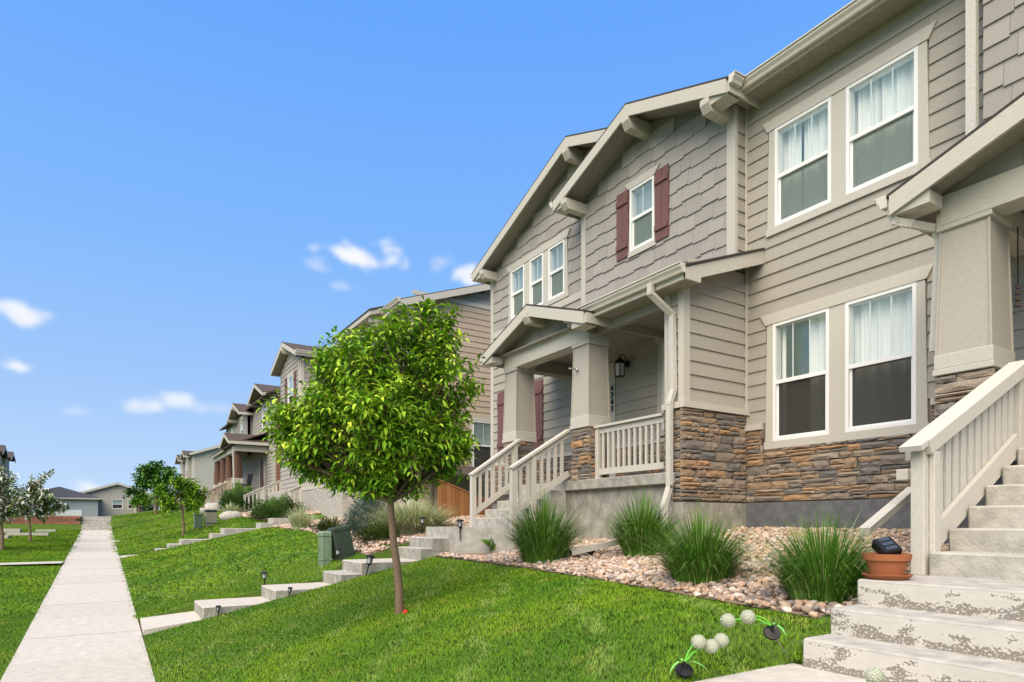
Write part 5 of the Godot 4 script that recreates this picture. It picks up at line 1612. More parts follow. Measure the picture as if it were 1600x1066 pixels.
func make_trees() -> void:
	var green := [Color(0.08, 0.215, 0.014), Color(0.22, 0.43, 0.022), Color(0.48, 0.62, 0.045)]
	var at := on_ground(2.9, -6.95)
	var view := [[600, 640, 78, 0.0], [650, 570, 62, 0.1], [575, 585, 66, -0.2], [520, 610, 60, 0.2], [690, 535, 38, 0.0], [655, 520, 40, 0.15], [620, 535, 44, -0.2], [545, 560, 44, 0.3], [500, 575, 34, 0.1], [690, 600, 58, -0.1], [705, 640, 34, 0.2], [690, 690, 52, -0.15], [715, 690, 34, 0.1], [640, 700, 60, -0.35], [590, 710, 60, -0.2], [540, 690, 62, 0.25], [480, 680, 60, 0.0], [450, 660, 38, -0.15], [445, 690, 36, 0.1], [500, 725, 44, 0.2], [545, 745, 34, -0.1], [610, 755, 30, -0.3], [680, 735, 30, 0.2], [600, 660, 70, -0.5], [520, 655, 50, -0.25], [555, 650, 55, 0.05], [500, 700, 40, -0.25], [475, 735, 34, 0.1], [448, 718, 24, -0.1], [520, 758, 26, 0.1], [722, 715, 26, 0.0], [700, 742, 22, 0.1], [425, 682, 18, 0.0], [735, 615, 18, 0.1], [668, 492, 16, 0.0], [700, 500, 18, 0.1], [585, 765, 30, -0.1], [640, 760, 30, 0.1], [560, 760, 26, 0.2], [610, 740, 40, 0.2], [580, 650, 70, 0.5], [660, 640, 55, 0.5]]
	tree("leafy young tree with bright green crown on the near lawn", at, 1.28, 0.052, lobes_from(view, 622, 968, 7.5, 3), 2150, 10, 0.108, 0.04, green, 21, 300, 0.0, Vector3(-0.09, 0, 0.02))
	var rm := thing("marker_cap", "small red cap at the foot of the near tree", "cap", on_ground(2.93, -6.82, 0.0))
	var m := MB.new()
	m.lathe(Vector3(0, -0.01, 0), [Vector2(0.03, 0.0), Vector2(0.03, 0.035), Vector2(0.02, 0.05), Vector2(0.0, 0.052)], 12)
	part("cap", m, mat(lin(0.55, 0.03, 0.02), 0.5), rm)
	# smaller trees along the walk
	var v2 := [[285, 765, 22], [262, 770, 18], [310, 772, 17], [285, 748, 15], [255, 780, 13], [300, 785, 17], [272, 788, 15], [318, 782, 10], [300, 755, 14]]
	tree("small round tree with yellow-green crown beside the walk", on_ground(2.5, -26.0), 1.0, 0.05, lobes_from(v2, 288, 835, 23.2, 4), 240, 10, 0.16, 0.09, [Color(0.06, 0.15, 0.014), Color(0.16, 0.32, 0.022), Color(0.27, 0.42, 0.03)], 31)
	var v3 := [[230, 755, 22], [210, 765, 16], [250, 765, 18], [232, 738, 14], [215, 745, 13], [255, 750, 15], [240, 780, 14], [205, 780, 9]]
	tree("darker tree standing behind the small round tree", on_ground(2.6, -41.5), 1.4, 0.08, lobes_from(v3, 238, 815, 37.0, 5), 240, 10, 0.24, 0.14, [Color(0.025, 0.085, 0.012), Color(0.05, 0.15, 0.018), Color(0.09, 0.22, 0.02)], 32)
	var v4 := [[201, 780, 12], [190, 785, 8], [212, 785, 9], [201, 772, 8]]
	tree("tiny distant tree in front of the beige house", on_ground(3.1, -72.0), 1.0, 0.07, lobes_from(v4, 201, 803, 61.0, 6), 120, 10, 0.34, 0.2, [Color(0.05, 0.13, 0.014), Color(0.12, 0.26, 0.02), Color(0.2, 0.34, 0.03)], 33)
	var haw := [Color(0.035, 0.08, 0.018), Color(0.075, 0.15, 0.025), Color(0.15, 0.25, 0.03)]
	var v5 := [[5, 790, 30], [25, 775, 26], [-20, 770, 34], [45, 760, 18], [62, 745, 10], [70, 735, 6], [20, 750, 24], [0, 730, 20], [35, 795, 18], [-30, 800, 30], [50, 775, 16]]
	tree("white-flowering tree at the left edge of the picture", on_ground(-2.75, -26.7), 1.1, 0.06, lobes_from(v5, 2, 862, 21.0, 7), 250, 12, 0.13, 0.07, haw, 34, 0, 0.42)
	var v6 := [[48, 790, 22], [70, 780, 16], [30, 785, 18], [85, 772, 8], [60, 765, 14], [75, 795, 12], [40, 770, 14], [58, 800, 14], [84, 790, 8]]
	tree("white-flowering tree with a thin trunk beside the left lawn walks", on_ground(-2.35, -31.2), 0.95, 0.05, lobes_from(v6, 47, 847, 25.0, 8), 230, 12, 0.15, 0.08, haw, 35, 0, 0.32)
	var v7 := [[112, 787, 10], [100, 785, 9], [122, 788, 7], [108, 778, 7], [92, 782, 7]]
	tree("small flowering tree on the raised lawn before the garage", on_ground(-2.6, -52.0), 0.5, 0.05, lobes_from(v7, 112, 803, 42.0, 9), 120, 10, 0.2, 0.12, haw, 36, 0, 0.3)

# a clump of arching blades
func grass_clump(called: String, label: String, at: Vector3, h: float, spread: float, n: int, w: float, cols: Array, seed_: int, arch := 0.5, cat := "ornamental grass", group := "") -> void:
	var r := RandomNumberGenerator.new(); r.seed = seed_
	var T := thing(called, label, cat, at, group)
	var fol := MB.new()
	for i in n:
		var az := r.randf() * TAU
		var d := Vector3(cos(az), 0, sin(az))
		var q := sqrt(r.randf())
		var foot := d * spread * 0.46 * q + Vector3(0, -0.02, 0)
		var reach := spread * q * r.randf_range(0.75, 1.05)
		var ht := h * r.randf_range(0.62, 1.08) * (1.0 - 0.2 * q * q)
		var s := d.cross(Vector3.UP)
		s = (s + Vector3(r.randf_range(-0.6, 0.6), 0, r.randf_range(-0.6, 0.6))).normalized()
		var c: Color = cols[0].lerp(cols[1], r.randf())
		if r.randf() < 0.1: c = cols[2]
		fol.col = c
		var prev := foot; var pw := w
		var tip_drop := arch * q * r.randf_range(0.3, 1.35)
		if r.randf() < 0.25: ht *= r.randf_range(0.45, 0.8)
		for k in range(1, 6):
			var t := k / 5.0
			var p := foot + d * reach * pow(t, 1.7) + Vector3(0, ht * (t - tip_drop * pow(t, 3.0) * 0.75), 0)
			var ww := w * (1.0 - t * t * 0.95)
			if k < 5: fol.quad(prev - s * pw * 0.5, prev + s * pw * 0.5, p + s * ww * 0.5, p - s * ww * 0.5)
			else: fol.tri(prev - s * pw * 0.5, prev + s * pw * 0.5, p)
			prev = p; pw = ww
	part("blades", fol, M.leaf, T)
	var cr := MB.new()
	cr.lathe(Vector3(0, -0.03, 0), [Vector2(spread * 0.2, 0.0), Vector2(spread * 0.17, h * 0.08), Vector2(0, h * 0.1)], 10)
	part("root_crown", cr, M.bark, T)
# a shrub of many small leaves or needles on short stems
func shrub(called: String, label: String, at: Vector3, rx: float, h: float, n: int, L: float, W: float, cols: Array, seed_: int, cone := false) -> void:
	var r := RandomNumberGenerator.new(); r.seed = seed_
	var T := thing(called, label, "shrub", at)
	var st := MB.new(); var fol := MB.new()
	for i in 14:
		var az := TAU * i / 14.0 + r.randf() * 0.3
		st.tube([Vector3(0, -0.04, 0), Vector3(cos(az) * rx * 0.3, h * 0.4, sin(az) * rx * 0.3), Vector3(cos(az) * rx * 0.6, h * 0.7, sin(az) * rx * 0.6)], [0.018, 0.012, 0.005], 4)
	for i in n:
		var d := Vector3(r.randfn(), absf(r.randfn()) * 0.9 + 0.1, r.randfn()).normalized()
		var k := pow(r.randf(), 0.35)
		var y := d.y * h * k
		var sh := 1.0 + 0.16 * sin(d.x * 9.0 + seed_) + 0.12 * sin(d.z * 11.0 + 2.0 * seed_)
		var rr := rx * k * sh
		if cone: rr *= (1.0 - 0.75 * clampf(y / h, 0, 1)) * 1.25
		var p := Vector3(d.x * rr, y * (sh if not cone else 1.0), d.z * rr)
		var dir := (d + Vector3(r.randf_range(-0.6, 0.6), r.randf_range(-0.2, 0.7), r.randf_range(-0.6, 0.6))).normalized()
		var c: Color = cols[0].lerp(cols[1], r.randf())
		var up := Vector3.UP if absf(dir.y) < 0.9 else Vector3.RIGHT
		leaf_shape(fol, p, dir, up, L * r.randf_range(0.6, 1.3), W, 0.15, c, true)
	part("stems", st, M.bark, T)
	part("foliage", fol, M.leaf, T)

func make_plants() -> void:
	var gr := [Color(0.045, 0.125, 0.014), Color(0.12, 0.26, 0.03), Color(0.30, 0.38, 0.13)]
	grass_clump("ornamental_grass", "tall green grass clump beside the concrete landing and the porch stair rail", on_ground(5.25, -7.35), 1.15, 0.62, 1700, 0.011, gr, 61, 0.75)
	grass_clump("ornamental_grass", "green grass clump in front of the porch wall, above the white chute", on_ground(6.0, -6.15), 1.02, 0.54, 1500, 0.011, gr, 62, 0.75)
	grass_clump("ornamental_grass", "wide green grass clump below the corner of the stone wing wall", on_ground(4.8, -4.15), 0.86, 0.54, 1700, 0.009, gr, 63, 0.75)
	grass_clump("ornamental_grass", "green grass clump behind the clay pot below the big windows", on_ground(4.52, -2.75), 0.80, 0.50, 1700, 0.008, gr, 64, 0.75)
	var vg := [Color(0.27, 0.33, 0.13), Color(0.55, 0.58, 0.34), Color(0.66, 0.66, 0.46)]
	grass_clump("variegated_grass", "large pale variegated grass mound behind the near tree trunk", on_ground(5.75, -13.0), 1.0, 1.1, 3400, 0.011, vg, 65, 0.8)
	grass_clump("variegated_grass", "pale upright grass clump between the rows of porch rails", on_ground(5.0, -19.4), 0.85, 0.5, 500, 0.018, vg, 66, 0.5)
	grass_clump("variegated_grass", "straw-coloured low grass at the foot of the farther hedge shrubs", on_ground(4.7, -29.8), 0.75, 0.5, 350, 0.025, vg, 67, 0.5)
	var sp := [Color(0.06, 0.115, 0.095), Color(0.15, 0.235, 0.205)]
	shrub("blue_spruce", "small blue spruce on the rocks behind the near tree", on_ground(5.15, -14.0), 0.62, 1.1, 5200, 0.075, 0.022, sp, 71, true)
	var ju := [Color(0.03, 0.06, 0.012), Color(0.08, 0.13, 0.02)]
	shrub("juniper", "low olive juniper beside the steps below the pale grass", on_ground(4.75, -12.4), 0.42, 0.36, 2200, 0.07, 0.02, ju, 72)
	shrub("juniper", "low juniper on the pink rocks beyond the green cabinets", on_ground(5.1, -17.0), 0.38, 0.34, 1500, 0.08, 0.025, ju, 73)
	shrub("juniper", "small juniper on the rocks left of the blue spruce", on_ground(5.4, -15.6), 0.34, 0.3, 1200, 0.08, 0.025, ju, 74)
	var bu := [Color(0.05, 0.11, 0.025), Color(0.12, 0.21, 0.05)]
	shrub("hedge_shrub", "rounded green shrub in front of the second porch rail", on_ground(5.15, -24.4), 0.72, 0.68, 4200, 0.09, 0.035, bu, 75)
	shrub("hedge_shrub", "rounded green shrub beside the second porch steps, right of its twin", on_ground(5.9, -25.6), 0.75, 0.72, 4200, 0.09, 0.035, bu, 76)
	shrub("hedge_shrub", "dense dark shrub below the brown porch column", on_ground(5.4, -32.2), 0.85, 0.95, 4200, 0.1, 0.04, [Color(0.035, 0.085, 0.02), Color(0.08, 0.16, 0.035)], 77)
	shrub("hedge_shrub", "bright green bush under the brown house porch", on_ground(6.3, -37.0), 0.8, 1.1, 2600, 0.13, 0.05, [Color(0.07, 0.16, 0.02), Color(0.16, 0.3, 0.03)], 78)
	# a weed in the rocks by the landing
	var w := thing("weed", "small leafy weed growing against the concrete landing", "weed", on_ground(5.55, -9.35))
	var mb := MB.new()
	for i in 9:
		var az := i * 0.75
		leaf_shape(mb, Vector3(0, 0.03 + i * 0.02, 0), Vector3(cos(az), 0.9, sin(az)).normalized(), Vector3(0.1, 0.2, 1).normalized(), 0.2, 0.07, 0.3, Color(0.08, 0.17, 0.025))
	part("leaves", mb, M.leaf, w)
	mb = MB.new(); mb.tube([Vector3(0, -0.03, 0), Vector3(0, 0.2, 0)], [0.008, 0.005], 5)
	part("stem", mb, M.bark, w)

# ------------------------------------------------------------------ small things
func path_light(label: String, at: Vector3, tilt := Vector3.ZERO, s := 1.0) -> void:
	var T := thing("path_light", label, "garden light", at, "solar path lights beside the stepped walk")
	T.rotation = tilt
	var m := MB.new()
	m.tube([Vector3(0, -0.05, 0), Vector3(0, 0.16, 0) * s], [0.009, 0.011], 6)
	part("stake", m, M.blackplastic, T)
	m = MB.new()
	m.lathe(Vector3(0, 0.15, 0) * s, [Vector2(0.012, 0), Vector2(0.034 * s, 0.02 * s), Vector2(0.036 * s, 0.03 * s)], 12)
	for i in 4: m.bar(Vector3(cos(i * PI / 2) * 0.034, 0.17, sin(i * PI / 2) * 0.034) * s, Vector3(cos(i * PI / 2) * 0.04, 0.26, sin(i * PI / 2) * 0.04) * s, 0.007, 0.007, Vector3.RIGHT)
	part("cage", m, M.blackplastic, T)
	m = MB.new()
	m.lathe(Vector3(0, 0.178, 0) * s, [Vector2(0.0, 0), Vector2(0.028 * s, 0), Vector2(0.034 * s, 0.08 * s), Vector2(0, 0.08 * s)], 12)
	part("lens", m, mat(lin(0.42, 0.44, 0.46), 0.2), T)
	m = MB.new()
	m.lathe(Vector3(0, 0.26, 0) * s, [Vector2(0, 0), Vector2(0.062 * s, 0.0), Vector2(0.062 * s, 0.014 * s), Vector2(0.045 * s, 0.03 * s), Vector2(0, 0.034 * s)], 14)
	part("cap", m, M.blackplastic, T)

func globe(mb: MB, o: Vector3, rad: float, seed_: int) -> void:
	var r := RandomNumberGenerator.new(); r.seed = seed_
	mb.col = Color(0.80, 0.82, 0.70)
	var n := 150
	for i in n:
		var y := 1.0 - 2.0 * (i + 0.5) / n
		var a := i * 2.39996
		var d := Vector3(cos(a) * sqrt(1 - y * y), y, sin(a) * sqrt(1 - y * y))
		var u := d.cross(Vector3(0.3, 1, 0.2)).normalized(); var w := d.cross(u)
		for k in 3:
			var an := TAU * k / 3.0 + r.randf()
			var e := u * cos(an) + w * sin(an); var f := d.cross(e)
			mb.tri(o + d * rad * 0.86 + f * rad * 0.085, o + d * rad * 0.86 - f * rad * 0.085, o + d * rad + e * rad * 0.17)
			mb.tri(o + d * rad * 0.86 - f * rad * 0.085, o + d * rad * 0.86 + f * rad * 0.085, o + d * rad + e * rad * 0.17)

func dandelion(label: String, foot: Vector3, panel: Vector3, pdir: Vector3, globes: Array, rad: float, sd: int) -> void:
	var T := thing("dandelion_light", label, "garden light", foot, "dandelion-shaped solar lights by the near walk")
	var gm := mat(lin(0.16, 0.55, 0.06), 0.4)
	var m := MB.new()
	m.tube([foot + Vector3(0, -0.05, 0), panel], [0.004, 0.004], 6)
	part("stake", m, M.metal, T, -foot)
	m = MB.new()
	var z := pdir.normalized(); var x := Vector3.UP.cross(z).normalized()
	m.lathe(panel, [Vector2(0, -0.014), Vector2(0.045, -0.012), Vector2(0.05, 0.0), Vector2(0.046, 0.01), Vector2(0, 0.012)], 20, Basis(x, z, x.cross(z)))
	part("solar_panel", m, M.blackplastic, T, -foot)
	m = MB.new()
	m.tube([panel + Vector3(0, -0.02, 0), panel + Vector3(0, 0.05, 0)], [0.014, 0.01], 8)
	part("socket", m, M.blackplastic, T, -foot)
	var st: Vector3 = panel + Vector3(0, 0.04, 0)
	for i in globes.size():
		var g: Vector3 = globes[i]
		m = MB.new()
		var md := st.lerp(g, 0.55) + Vector3(0, 0.03, 0)
		m.tube([st, st.lerp(md, 0.5) + Vector3(0, 0.012, 0), md, g], [0.005, 0.005, 0.0045, 0.004], 6)
		part("stem", m, gm, T, -foot)
		m = MB.new()
		globe(m, g, rad, sd + i)
		part("globe", m, M.leaf_white, T, -foot)
		m = MB.new()
		m.lathe(g, [Vector2(0, -rad * 0.84), Vector2(rad * 0.32, -rad * 0.78), Vector2(rad * 0.59, -rad * 0.59), Vector2(rad * 0.78, -rad * 0.32), Vector2(rad * 0.84, 0), Vector2(rad * 0.78, rad * 0.32), Vector2(rad * 0.59, rad * 0.59), Vector2(rad * 0.32, rad * 0.78), Vector2(0, rad * 0.84)], 16)
		part("globe_core", m, mat(lin(0.44, 0.46, 0.36), 0.6), T, -foot)
	m = MB.new()
	for k in 3:
		var an := k * 2.2 + sd
		leaf_shape(m, st, Vector3(cos(an), 0.2, sin(an)).normalized(), Vector3.UP, 0.13, 0.018, 0.5, Color(0.2, 0.5, 0.14))
	part("leaf", m, M.leaf, T, -foot)

func utility_box(label: String, at: Vector3, w: float, d: float, h: float, body: Material, lid: Material, tilt := Vector3.ZERO) -> void:
	var T := thing("utility_cabinet", label, "utility box", at, "green utility cabinets on the lawns")
	T.basis = Basis(Vector3(sin(YAW), 0, -cos(YAW)), tilt.z)
	var m := MB.new()
	m.bevel(Vector3(-w / 2, -0.08, -d / 2), Vector3(w / 2, h * 0.86, d / 2), 0.02)
	part("body", m, body, T)
	m = MB.new()
	m.bevel(Vector3(-w / 2 - 0.012, h * 0.80, -d / 2 - 0.012), Vector3(w / 2 + 0.012, h, d / 2 + 0.012), 0.035)
	part("lid", m, lid, T)
	m = MB.new()
	m.span(Vector3(-w / 2 - 0.01, h * 0.12, -d / 2 - 0.006), Vector3(w / 2 + 0.01, h * 0.16, d / 2 + 0.006))
	m.span(Vector3(-w / 2 - 0.02, h * 0.45, -0.02), Vector3(-w / 2, h * 0.55, 0.03))
	part("latch", m, lid, T)

func make_small_things() -> void:
	M.leaf_white = M.leaf.duplicate(); M.leaf_white.backlight = Color(0.2, 0.2, 0.2); M.leaf_white.roughness = 0.7
	path_light("solar path light on the grass side of the second long tread", Vector3(2.35, hh(2.35, -11.52), -11.5))
	path_light("short solar path light against the side of the lowest tread", Vector3(1.45, hh(1.45, -10.25) - 0.02, -10.27), Vector3(0, 0, 0), 0.62)
	path_light("short leaning solar path light against the side of the second tread", Vector3(2.45, hh(2.45, -10.25) - 0.02, -10.26), Vector3(0.1, 0, -0.15), 0.62)
	path_light("tilted solar path light at the corner of the fourth step", Vector3(3.68, hh(3.68, -10.2), -10.2), Vector3(0.05, 0, -0.22), 1.25)
	path_light("solar path light in front of the dark tilted cabinet", Vector3(3.62, hh(3.62, -11.5), -11.5))
	path_light("solar path light in the pale grass beside the upper steps", Vector3(5.3, 1.5, -11.5))
	path_light("solar path light at the near corner of the landing", Vector3(5.32, 1.42, -9.98), Vector3.ZERO, 1.1)
	# cabinets
	utility_box("light green upright utility cabinet beside a tilted dark one", Vector3(3.55, hh(3.55, -12.0), -12.05), 0.2, 0.24, 0.62, M.greenbox, M.greenbox)
	utility_box("dark green tilted utility cabinet in front of the rock bed", Vector3(3.9, hh(3.9, -12.0) - 0.02, -12.0), 0.34, 0.36, 0.62, M.greendark, M.greendark, Vector3(0, 0, -0.2))
	utility_box("green utility cabinet beside a tan one on the far lawn", on_ground(3.15, -27.4), 0.3, 0.3, 0.6, M.greenbox, M.greenbox)
	utility_box("tan utility cabinet beside the far green one", on_ground(3.6, -27.4), 0.4, 0.4, 0.62, M.boxtan, M.greendark)
	utility_box("small distant green cabinet under the darker tree", on_ground(3.3, -41.0), 0.4, 0.4, 0.75, M.greenbox, M.greenbox)
	utility_box("small distant tan cabinet under the darker tree", on_ground(3.9, -41.0), 0.45, 0.45, 0.95, M.boxtan, M.boxtan)
	# solar spotlight on the rocks
	var T := thing("solar_spotlight", "black solar spotlight leaning beside the white chute", "garden light", on_ground(5.8, -7.0))
	var m := MB.new(); m.tube([Vector3(0, -0.05, 0), Vector3(0, 0.06, 0)], [0.01, 0.01], 6)
	part("stake", m, M.blackplastic, T)
	m = MB.new(); m.box(Vector3(0, 0.09, 0), Vector3(0.1, 0.02, 0.17), Basis(Vector3(0.3, 0, 1).normalized(), 0.9))
	part("solar_panel", m, mat(lin(0.012, 0.014, 0.022), 0.2), T)
	# pot, saucer and the little solar lamp on it
	var pp := Vector3(4.33, 1.309, -2.20)
	T = thing("flower_pot", "terracotta pot on a saucer at the corner of the steps", "pot", pp)
	m = MB.new()
	m.lathe(Vector3.ZERO, [Vector2(0, 0), Vector2(0.12, 0.0), Vector2(0.15, 0.028), Vector2(0.143, 0.03), Vector2(0.115, 0.012), Vector2(0, 0.012)], 28)
	part("saucer", m, M.terracotta, T)
	m = MB.new()
	m.lathe(Vector3(0, 0.013, 0), [Vector2(0, 0), Vector2(0.095, 0.0), Vector2(0.122, 0.105), Vector2(0.137, 0.107), Vector2(0.143, 0.15), Vector2(0.13, 0.15), Vector2(0.12, 0.11), Vector2(0, 0.11)], 28)
	part("pot", m, M.terracotta, T)
	m = MB.new(); m.lathe(Vector3(0, 0.12, 0), [Vector2(0.119, 0.0), Vector2(0, 0.004)], 20)
	part("soil", m, M.bark, T)
	T = thing("solar_lamp", "small black solar lamp tilted on the clay pot", "garden light", pp + Vector3(0.0, 0.13, 0.0))
	m = MB.new(); m.bevel(Vector3(-0.06, -0.045, -0.075), Vector3(0.06, 0.03, 0.075), 0.008)
	var o := part("housing", m, M.blackplastic, T, Vector3(0, 0.075, 0)); o.rotation = Vector3(0.6, -0.45, 0.25)
	for k in 3:
		m = MB.new(); m.box(Vector3(0, 0.0315, -0.045 + 0.045 * k), Vector3(0.07, 0.003, 0.03))
		part("solar_cell", m, mat(lin(0.05, 0.06, 0.075), 0.15), o)
	m = MB.new(); m.tube([Vector3(0, -0.02, 0), Vector3(0, 0.05, 0)], [0.012, 0.012], 6)
	part("stake", m, M.blackplastic, T)
	# dandelion lights
	dandelion("dandelion solar light with three white globes at the slab edge", Vector3(2.72, 0.79, -2.47), Vector3(2.72, 0.855, -2.47), Vector3(-0.4, 0.9, 0.5), [Vector3(2.78, 1.015, -2.42), Vector3(2.86, 0.985, -2.40), Vector3(2.97, 1.005, -2.42)], 0.042, 3)
	dandelion("dandelion solar light with two white globes leaning beside the lowest step", Vector3(3.60, 0.86, -2.40), Vector3(3.46, 1.0, -2.44), Vector3(-0.6, 0.5, 0.6), [Vector3(3.20, 1.08, -2.56), Vector3(3.31, 1.10, -2.50)], 0.046, 6)
	dandelion("dandelion solar light with one globe at the bottom edge", Vector3(2.62, 0.8, -1.36), Vector3(2.64, 0.83, -1.37), Vector3(-0.5, 0.8, 0.3), [Vector3(2.66, 1.045, -1.40)], 0.04, 9)
	# fence between the houses
	T = thing("wood_fence", "orange wood picket fence between the first two houses", "fence", Vector3(8.0, 1.7, -15.0))
	for i in 12:
		var x := 7.35 + 0.13 * i
		m = MB.new()
		m.bevel(Vector3(x, 1.5, -15.02), Vector3(x + 0.122, 2.78 - 0.045 * i, -15.0), 0.004)
		part("picket", m, M.fence[i % 3], T, -T.position)
	for y in [1.85, 2.25]:
		m = MB.new(); m.span(Vector3(7.35, y, -15.06), Vector3(8.9, y + 0.08, -15.022))
		part("rail", m, M.fence[1], T, -T.position)
	m = MB.new(); m.bar(Vector3(7.3, 2.83, -15.02), Vector3(8.9, 2.28, -15.02), 0.09, 0.03)
	part("cap", m, M.fence[2], T, -T.position)
	# hanging chime on the near porch
	T = thing("wind_chime", "dark chain wind chime hanging from the near porch beam", "wind chime", Vector3(7.62, 3.8, -2.62))
	m = MB.new(); m.tube([Vector3(0, 0.8, 0), Vector3(0.0, 0.2, 0)], [0.006, 0.006], 5)
	part("chain", m, M.blackplastic, T)
	for i in 4:
		m = MB.new(); m.lathe(Vector3(0, 0.06 * i, 0), [Vector2(0, 0), Vector2(0.03 - 0.004 * i, 0.012), Vector2(0.024, 0.045), Vector2(0, 0.055)], 10)
		part("bell", m, M.chimney, T)
	# boulders along the far bed
	for q in [[4.5, -28.4, 0.34, "grey boulder beside the far tan cabinet"], [4.6, -34.5, 0.45, "large tan boulder under the brown house stair"]]:
		T = thing("boulder", q[3], "boulder", on_ground(q[0], q[1], 0.05))
		m = rock_mesh(int(q[0] * 10), 3)
		o = part("stone", m, M.concrete, T); o.scale = Vector3(q[2] * 1.3, q[2] * 0.8, q[2])

func rock_mesh(sd: int, lev := 2) -> MB:
	var r := RandomNumberGenerator.new(); r.seed = sd
	var f := FastNoiseLite.new(); f.seed = sd; f.frequency = 0.8
	var mb := MB.new()
	var nu := 7 if lev < 3 else 14; var nv := 4 if lev < 3 else 9
	var P := func(i: int, j: int) -> Vector3:
		var th := PI * j / nv; var ph := TAU * (i % nu) / nu
		var d := Vector3(sin(th) * cos(ph), cos(th), sin(th) * sin(ph))
		return d * (1.0 + 0.35 * f.get_noise_3dv(d * 1.6))
	for j in nv:
		for i in nu:
			var a: Vector3 = P.call(i, j); var b: Vector3 = P.call(i + 1, j); var c: Vector3 = P.call(i + 1, j + 1); var d: Vector3 = P.call(i, j + 1)
			mb.trin(a, b, c, a.normalized(), b.normalized(), c.normalized()); mb.trin(a, c, d, a.normalized(), c.normalized(), d.normalized())
	return mb

func scatter(called: String, label: String, cat: String, mesh: Mesh, trs: Array, cols: Array) -> void:
	var mm := MultiMesh.new()
	mm.transform_format = MultiMesh.TRANSFORM_3D
	mm.use_colors = true
	mm.mesh = mesh
	mm.instance_count = trs.size()
	for i in trs.size():
		mm.set_instance_transform(i, trs[i]); mm.set_instance_color(i, cols[i])
	var o := MultiMeshInstance3D.new()
	o.name = numbered(called); o.multimesh = mm
	o.set_meta("kind", "stuff"); o.set_meta("label", label); o.set_meta("category", cat)
	add_child(o)

func blade_patch(n: int, size: float, h: float, w: float, sd: int) -> ArrayMesh:
	var r := RandomNumberGenerator.new(); r.seed = sd
	var mb := MB.new()
	for i in n:
		var p := Vector3(r.randf_range(-size, size) * 0.5, -0.01, r.randf_range(-size, size) * 0.5)
		var a := r.randf() * TAU
		var s := Vector3(cos(a), 0, sin(a))
		var b := r.randf() * TAU
		var lean := Vector3(cos(b), 0, sin(b)) * h * r.randf_range(0.1, 0.75)
		var hh2 := h * r.randf_range(0.6, 1.15)
		var k := r.randf_range(0.82, 1.18)
		mb.col = Color(k, k * r.randf_range(0.95, 1.05), k * 0.9)
		var mid := p + lean * 0.35 + Vector3(0, hh2 * 0.6, 0)
		var nn := (s.cross(Vector3.UP) * 0.6 + Vector3.UP).normalized()
		mb.trin(p - s * w * 0.5, p + s * w * 0.5, mid + s * w * 0.4, nn, nn, nn)
		mb.trin(p - s * w * 0.5, mid + s * w * 0.4, mid - s * w * 0.4, nn, nn, nn)
		mb.trin(mid - s * w * 0.4, mid + s * w * 0.4, p + lean + Vector3(0, hh2, 0), nn, nn, nn)
	return mb.mesh(M.grass)

func on_walk(x: float, z: float) -> bool:
	if x > -0.89 and x < 0.485: return true
	if z < -10.33 and z > -11.37 and x > 0.4 and x < 6.4: return true
	if z < -22.88 and z > -23.72 and x > 0.4 and x < 6.4: return true
	if z < -30.58 and z > -31.42 and x > 0.4 and x < 6.4: return true
	if z < -38.18 and z > -39.02 and x > 0.4 and x < 6.4: return true
	if x > 0.9 and z > (-2.43 if x < 3.56 else -2.33): return true
	if x < -0.9 and z < -41.0 and z > -41.5: return true
	if absf(x - 2.9) < 0.05 and absf(z + 6.95) < 0.05: return true
	return false

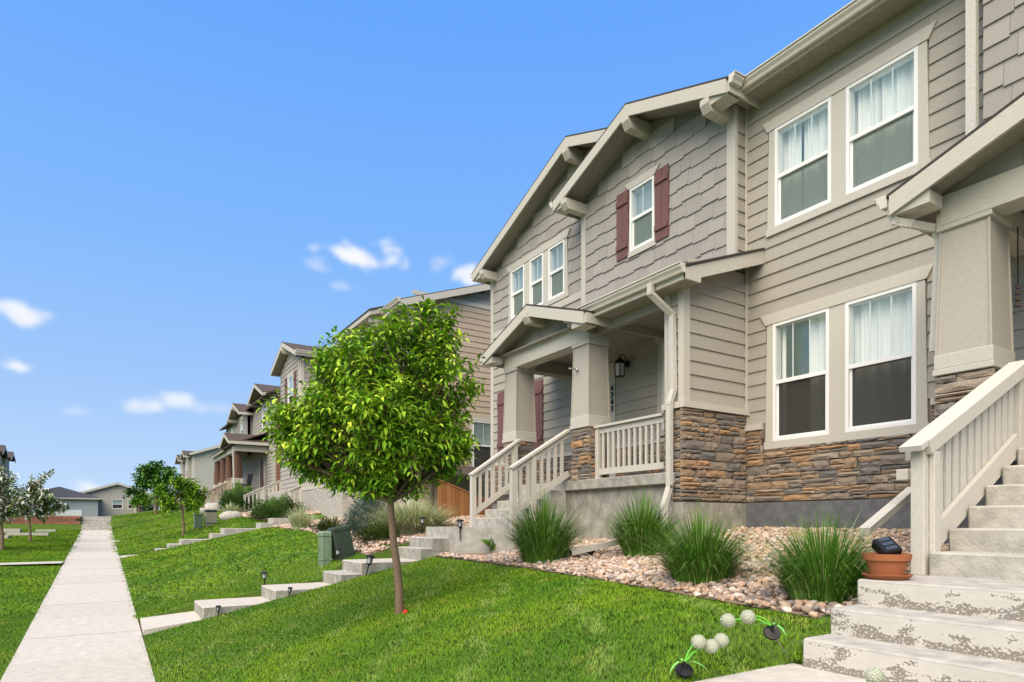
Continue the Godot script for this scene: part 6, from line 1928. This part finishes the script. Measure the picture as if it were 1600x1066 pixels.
func make_grass() -> void:
	var r := RandomNumberGenerator.new(); r.seed = 99
	var f := FastNoiseLite.new(); f.seed = 8; f.frequency = 0.55; f.fractal_octaves = 3
	var f2 := FastNoiseLite.new(); f2.seed = 18; f2.frequency = 2.2; f2.fractal_octaves = 2
	var bands := [[-2.0, -7.2, 0.045, blade_patch(30, 0.10, 0.030, 0.0034, 1)], [-7.2, -13.0, 0.062, blade_patch(30, 0.13, 0.032, 0.005, 2)], [-13.0, -25.0, 0.11, blade_patch(40, 0.2, 0.036, 0.008, 3)], [-25.0, -48.0, 0.22, blade_patch(64, 0.38, 0.042, 0.016, 4)]]
	var names := ["dense mown lawn grass nearest the camera", "mown lawn grass around the stepped walk", "striped mown lawn grass along the straight path", "far mown lawn grass near the end of the path"]
	for bi in 4:
		var bd: Array = bands[bi]
		var trs := []; var cols := []
		var st: float = bd[2]
		var z: float = bd[0]
		while z > bd[1]:
			var x := -7.0 if bi > 0 else -2.2
			if bi == 3: x = -9.0
			while x < 5.2:
				var px := x + r.randf_range(-0.5, 0.5) * st; var pz := z + r.randf_range(-0.5, 0.5) * st
				x += st
				if on_walk(px, pz): continue
				if px > 0 and px > bed_x(pz) - 0.02: continue
				# outside the view on the near left
				if px < -0.9 and pz > -4.0 + px * 1.0: continue
				var n1 := f.get_noise_2d(px, pz); var n2 := f2.get_noise_2d(px, pz)
				var sc := 1.0 + 0.15 * n2
				trs.append(Transform3D(Basis(Vector3.UP, r.randf() * TAU).scaled(Vector3(1, sc, 1)), Vector3(px, hh(px, pz), pz)))
				var c := Color(0.085, 0.215, 0.014).lerp(Color(0.205, 0.345, 0.02), clampf(0.45 + n1 * 0.9 + n2 * 0.25, 0, 1))
				# pale mowing tracks running across the slope
				var tr := sin((px * 0.8 + pz * 0.6) * 7.0 + n1 * 1.5)
				if px > 0.5 and tr > 0.86 and n2 > -0.15: c = c.lerp(Color(0.28, 0.40, 0.11), 0.5)
				if n2 > 0.5: c = c.lerp(Color(0.36, 0.38, 0.09), 0.4)
				cols.append(c)
			z -= st
		scatter("lawn_grass", names[bi], "grass", bd[3], trs, cols)

func make_gravel() -> void:
	var r := RandomNumberGenerator.new(); r.seed = 123
	var pal := [Color(0.50, 0.36, 0.26), Color(0.56, 0.42, 0.32), Color(0.40, 0.27, 0.18), Color(0.60, 0.48, 0.39), Color(0.34, 0.25, 0.19), Color(0.55, 0.37, 0.25), Color(0.29, 0.25, 0.23), Color(0.62, 0.53, 0.45)]
	var segs := [[-1.0, -10.3, 520.0, 0.030, "tan and pink river rocks in the bed below the near porches"], [-11.4, -22.8, 300.0, 0.036, "pinkish river rocks in the bed behind the green cabinets"], [-23.95, -31.0, 120.0, 0.05, "river rocks in the far bed below the shrubs"]]
	for s in segs:
		for v in 2:
			var mesh := rock_mesh(40 + v).mesh(M.rock)
			var trs := []; var cols := []
			var n := int((s[0] - s[1]) * 3.6 * s[2] / 2.0)
			for i in n:
				var z: float = r.randf_range(s[1], s[0])
				var x := bed_x(z) + r.randf() * (8.5 - bed_x(z))
				if x > 7.1 and z < -6.5 and z > -11.3: continue
				if z > -2.42: continue
				if x > 5.2 and z < -8.9 and z > -11.4: continue
				var a: float = s[3] * r.randf_range(0.6, 1.35)
				var b := Basis.from_euler(Vector3(r.randf_range(-0.5, 0.5), r.randf() * TAU, r.randf_range(-0.5, 0.5))).scaled_local(Vector3(a * r.randf_range(0.8, 1.3), a * r.randf_range(0.45, 0.75), a * r.randf_range(0.7, 1.0)))
				trs.append(Transform3D(b, Vector3(x, hh(x, z) + 0.012 + a * r.randf_range(0.15, 0.9), z)))
				cols.append(pal[r.randi() % pal.size()] * r.randf_range(0.88, 1.22))
			scatter("river_rocks", s[4] + (", rounder ones" if v else ""), "rocks", mesh, trs, cols)
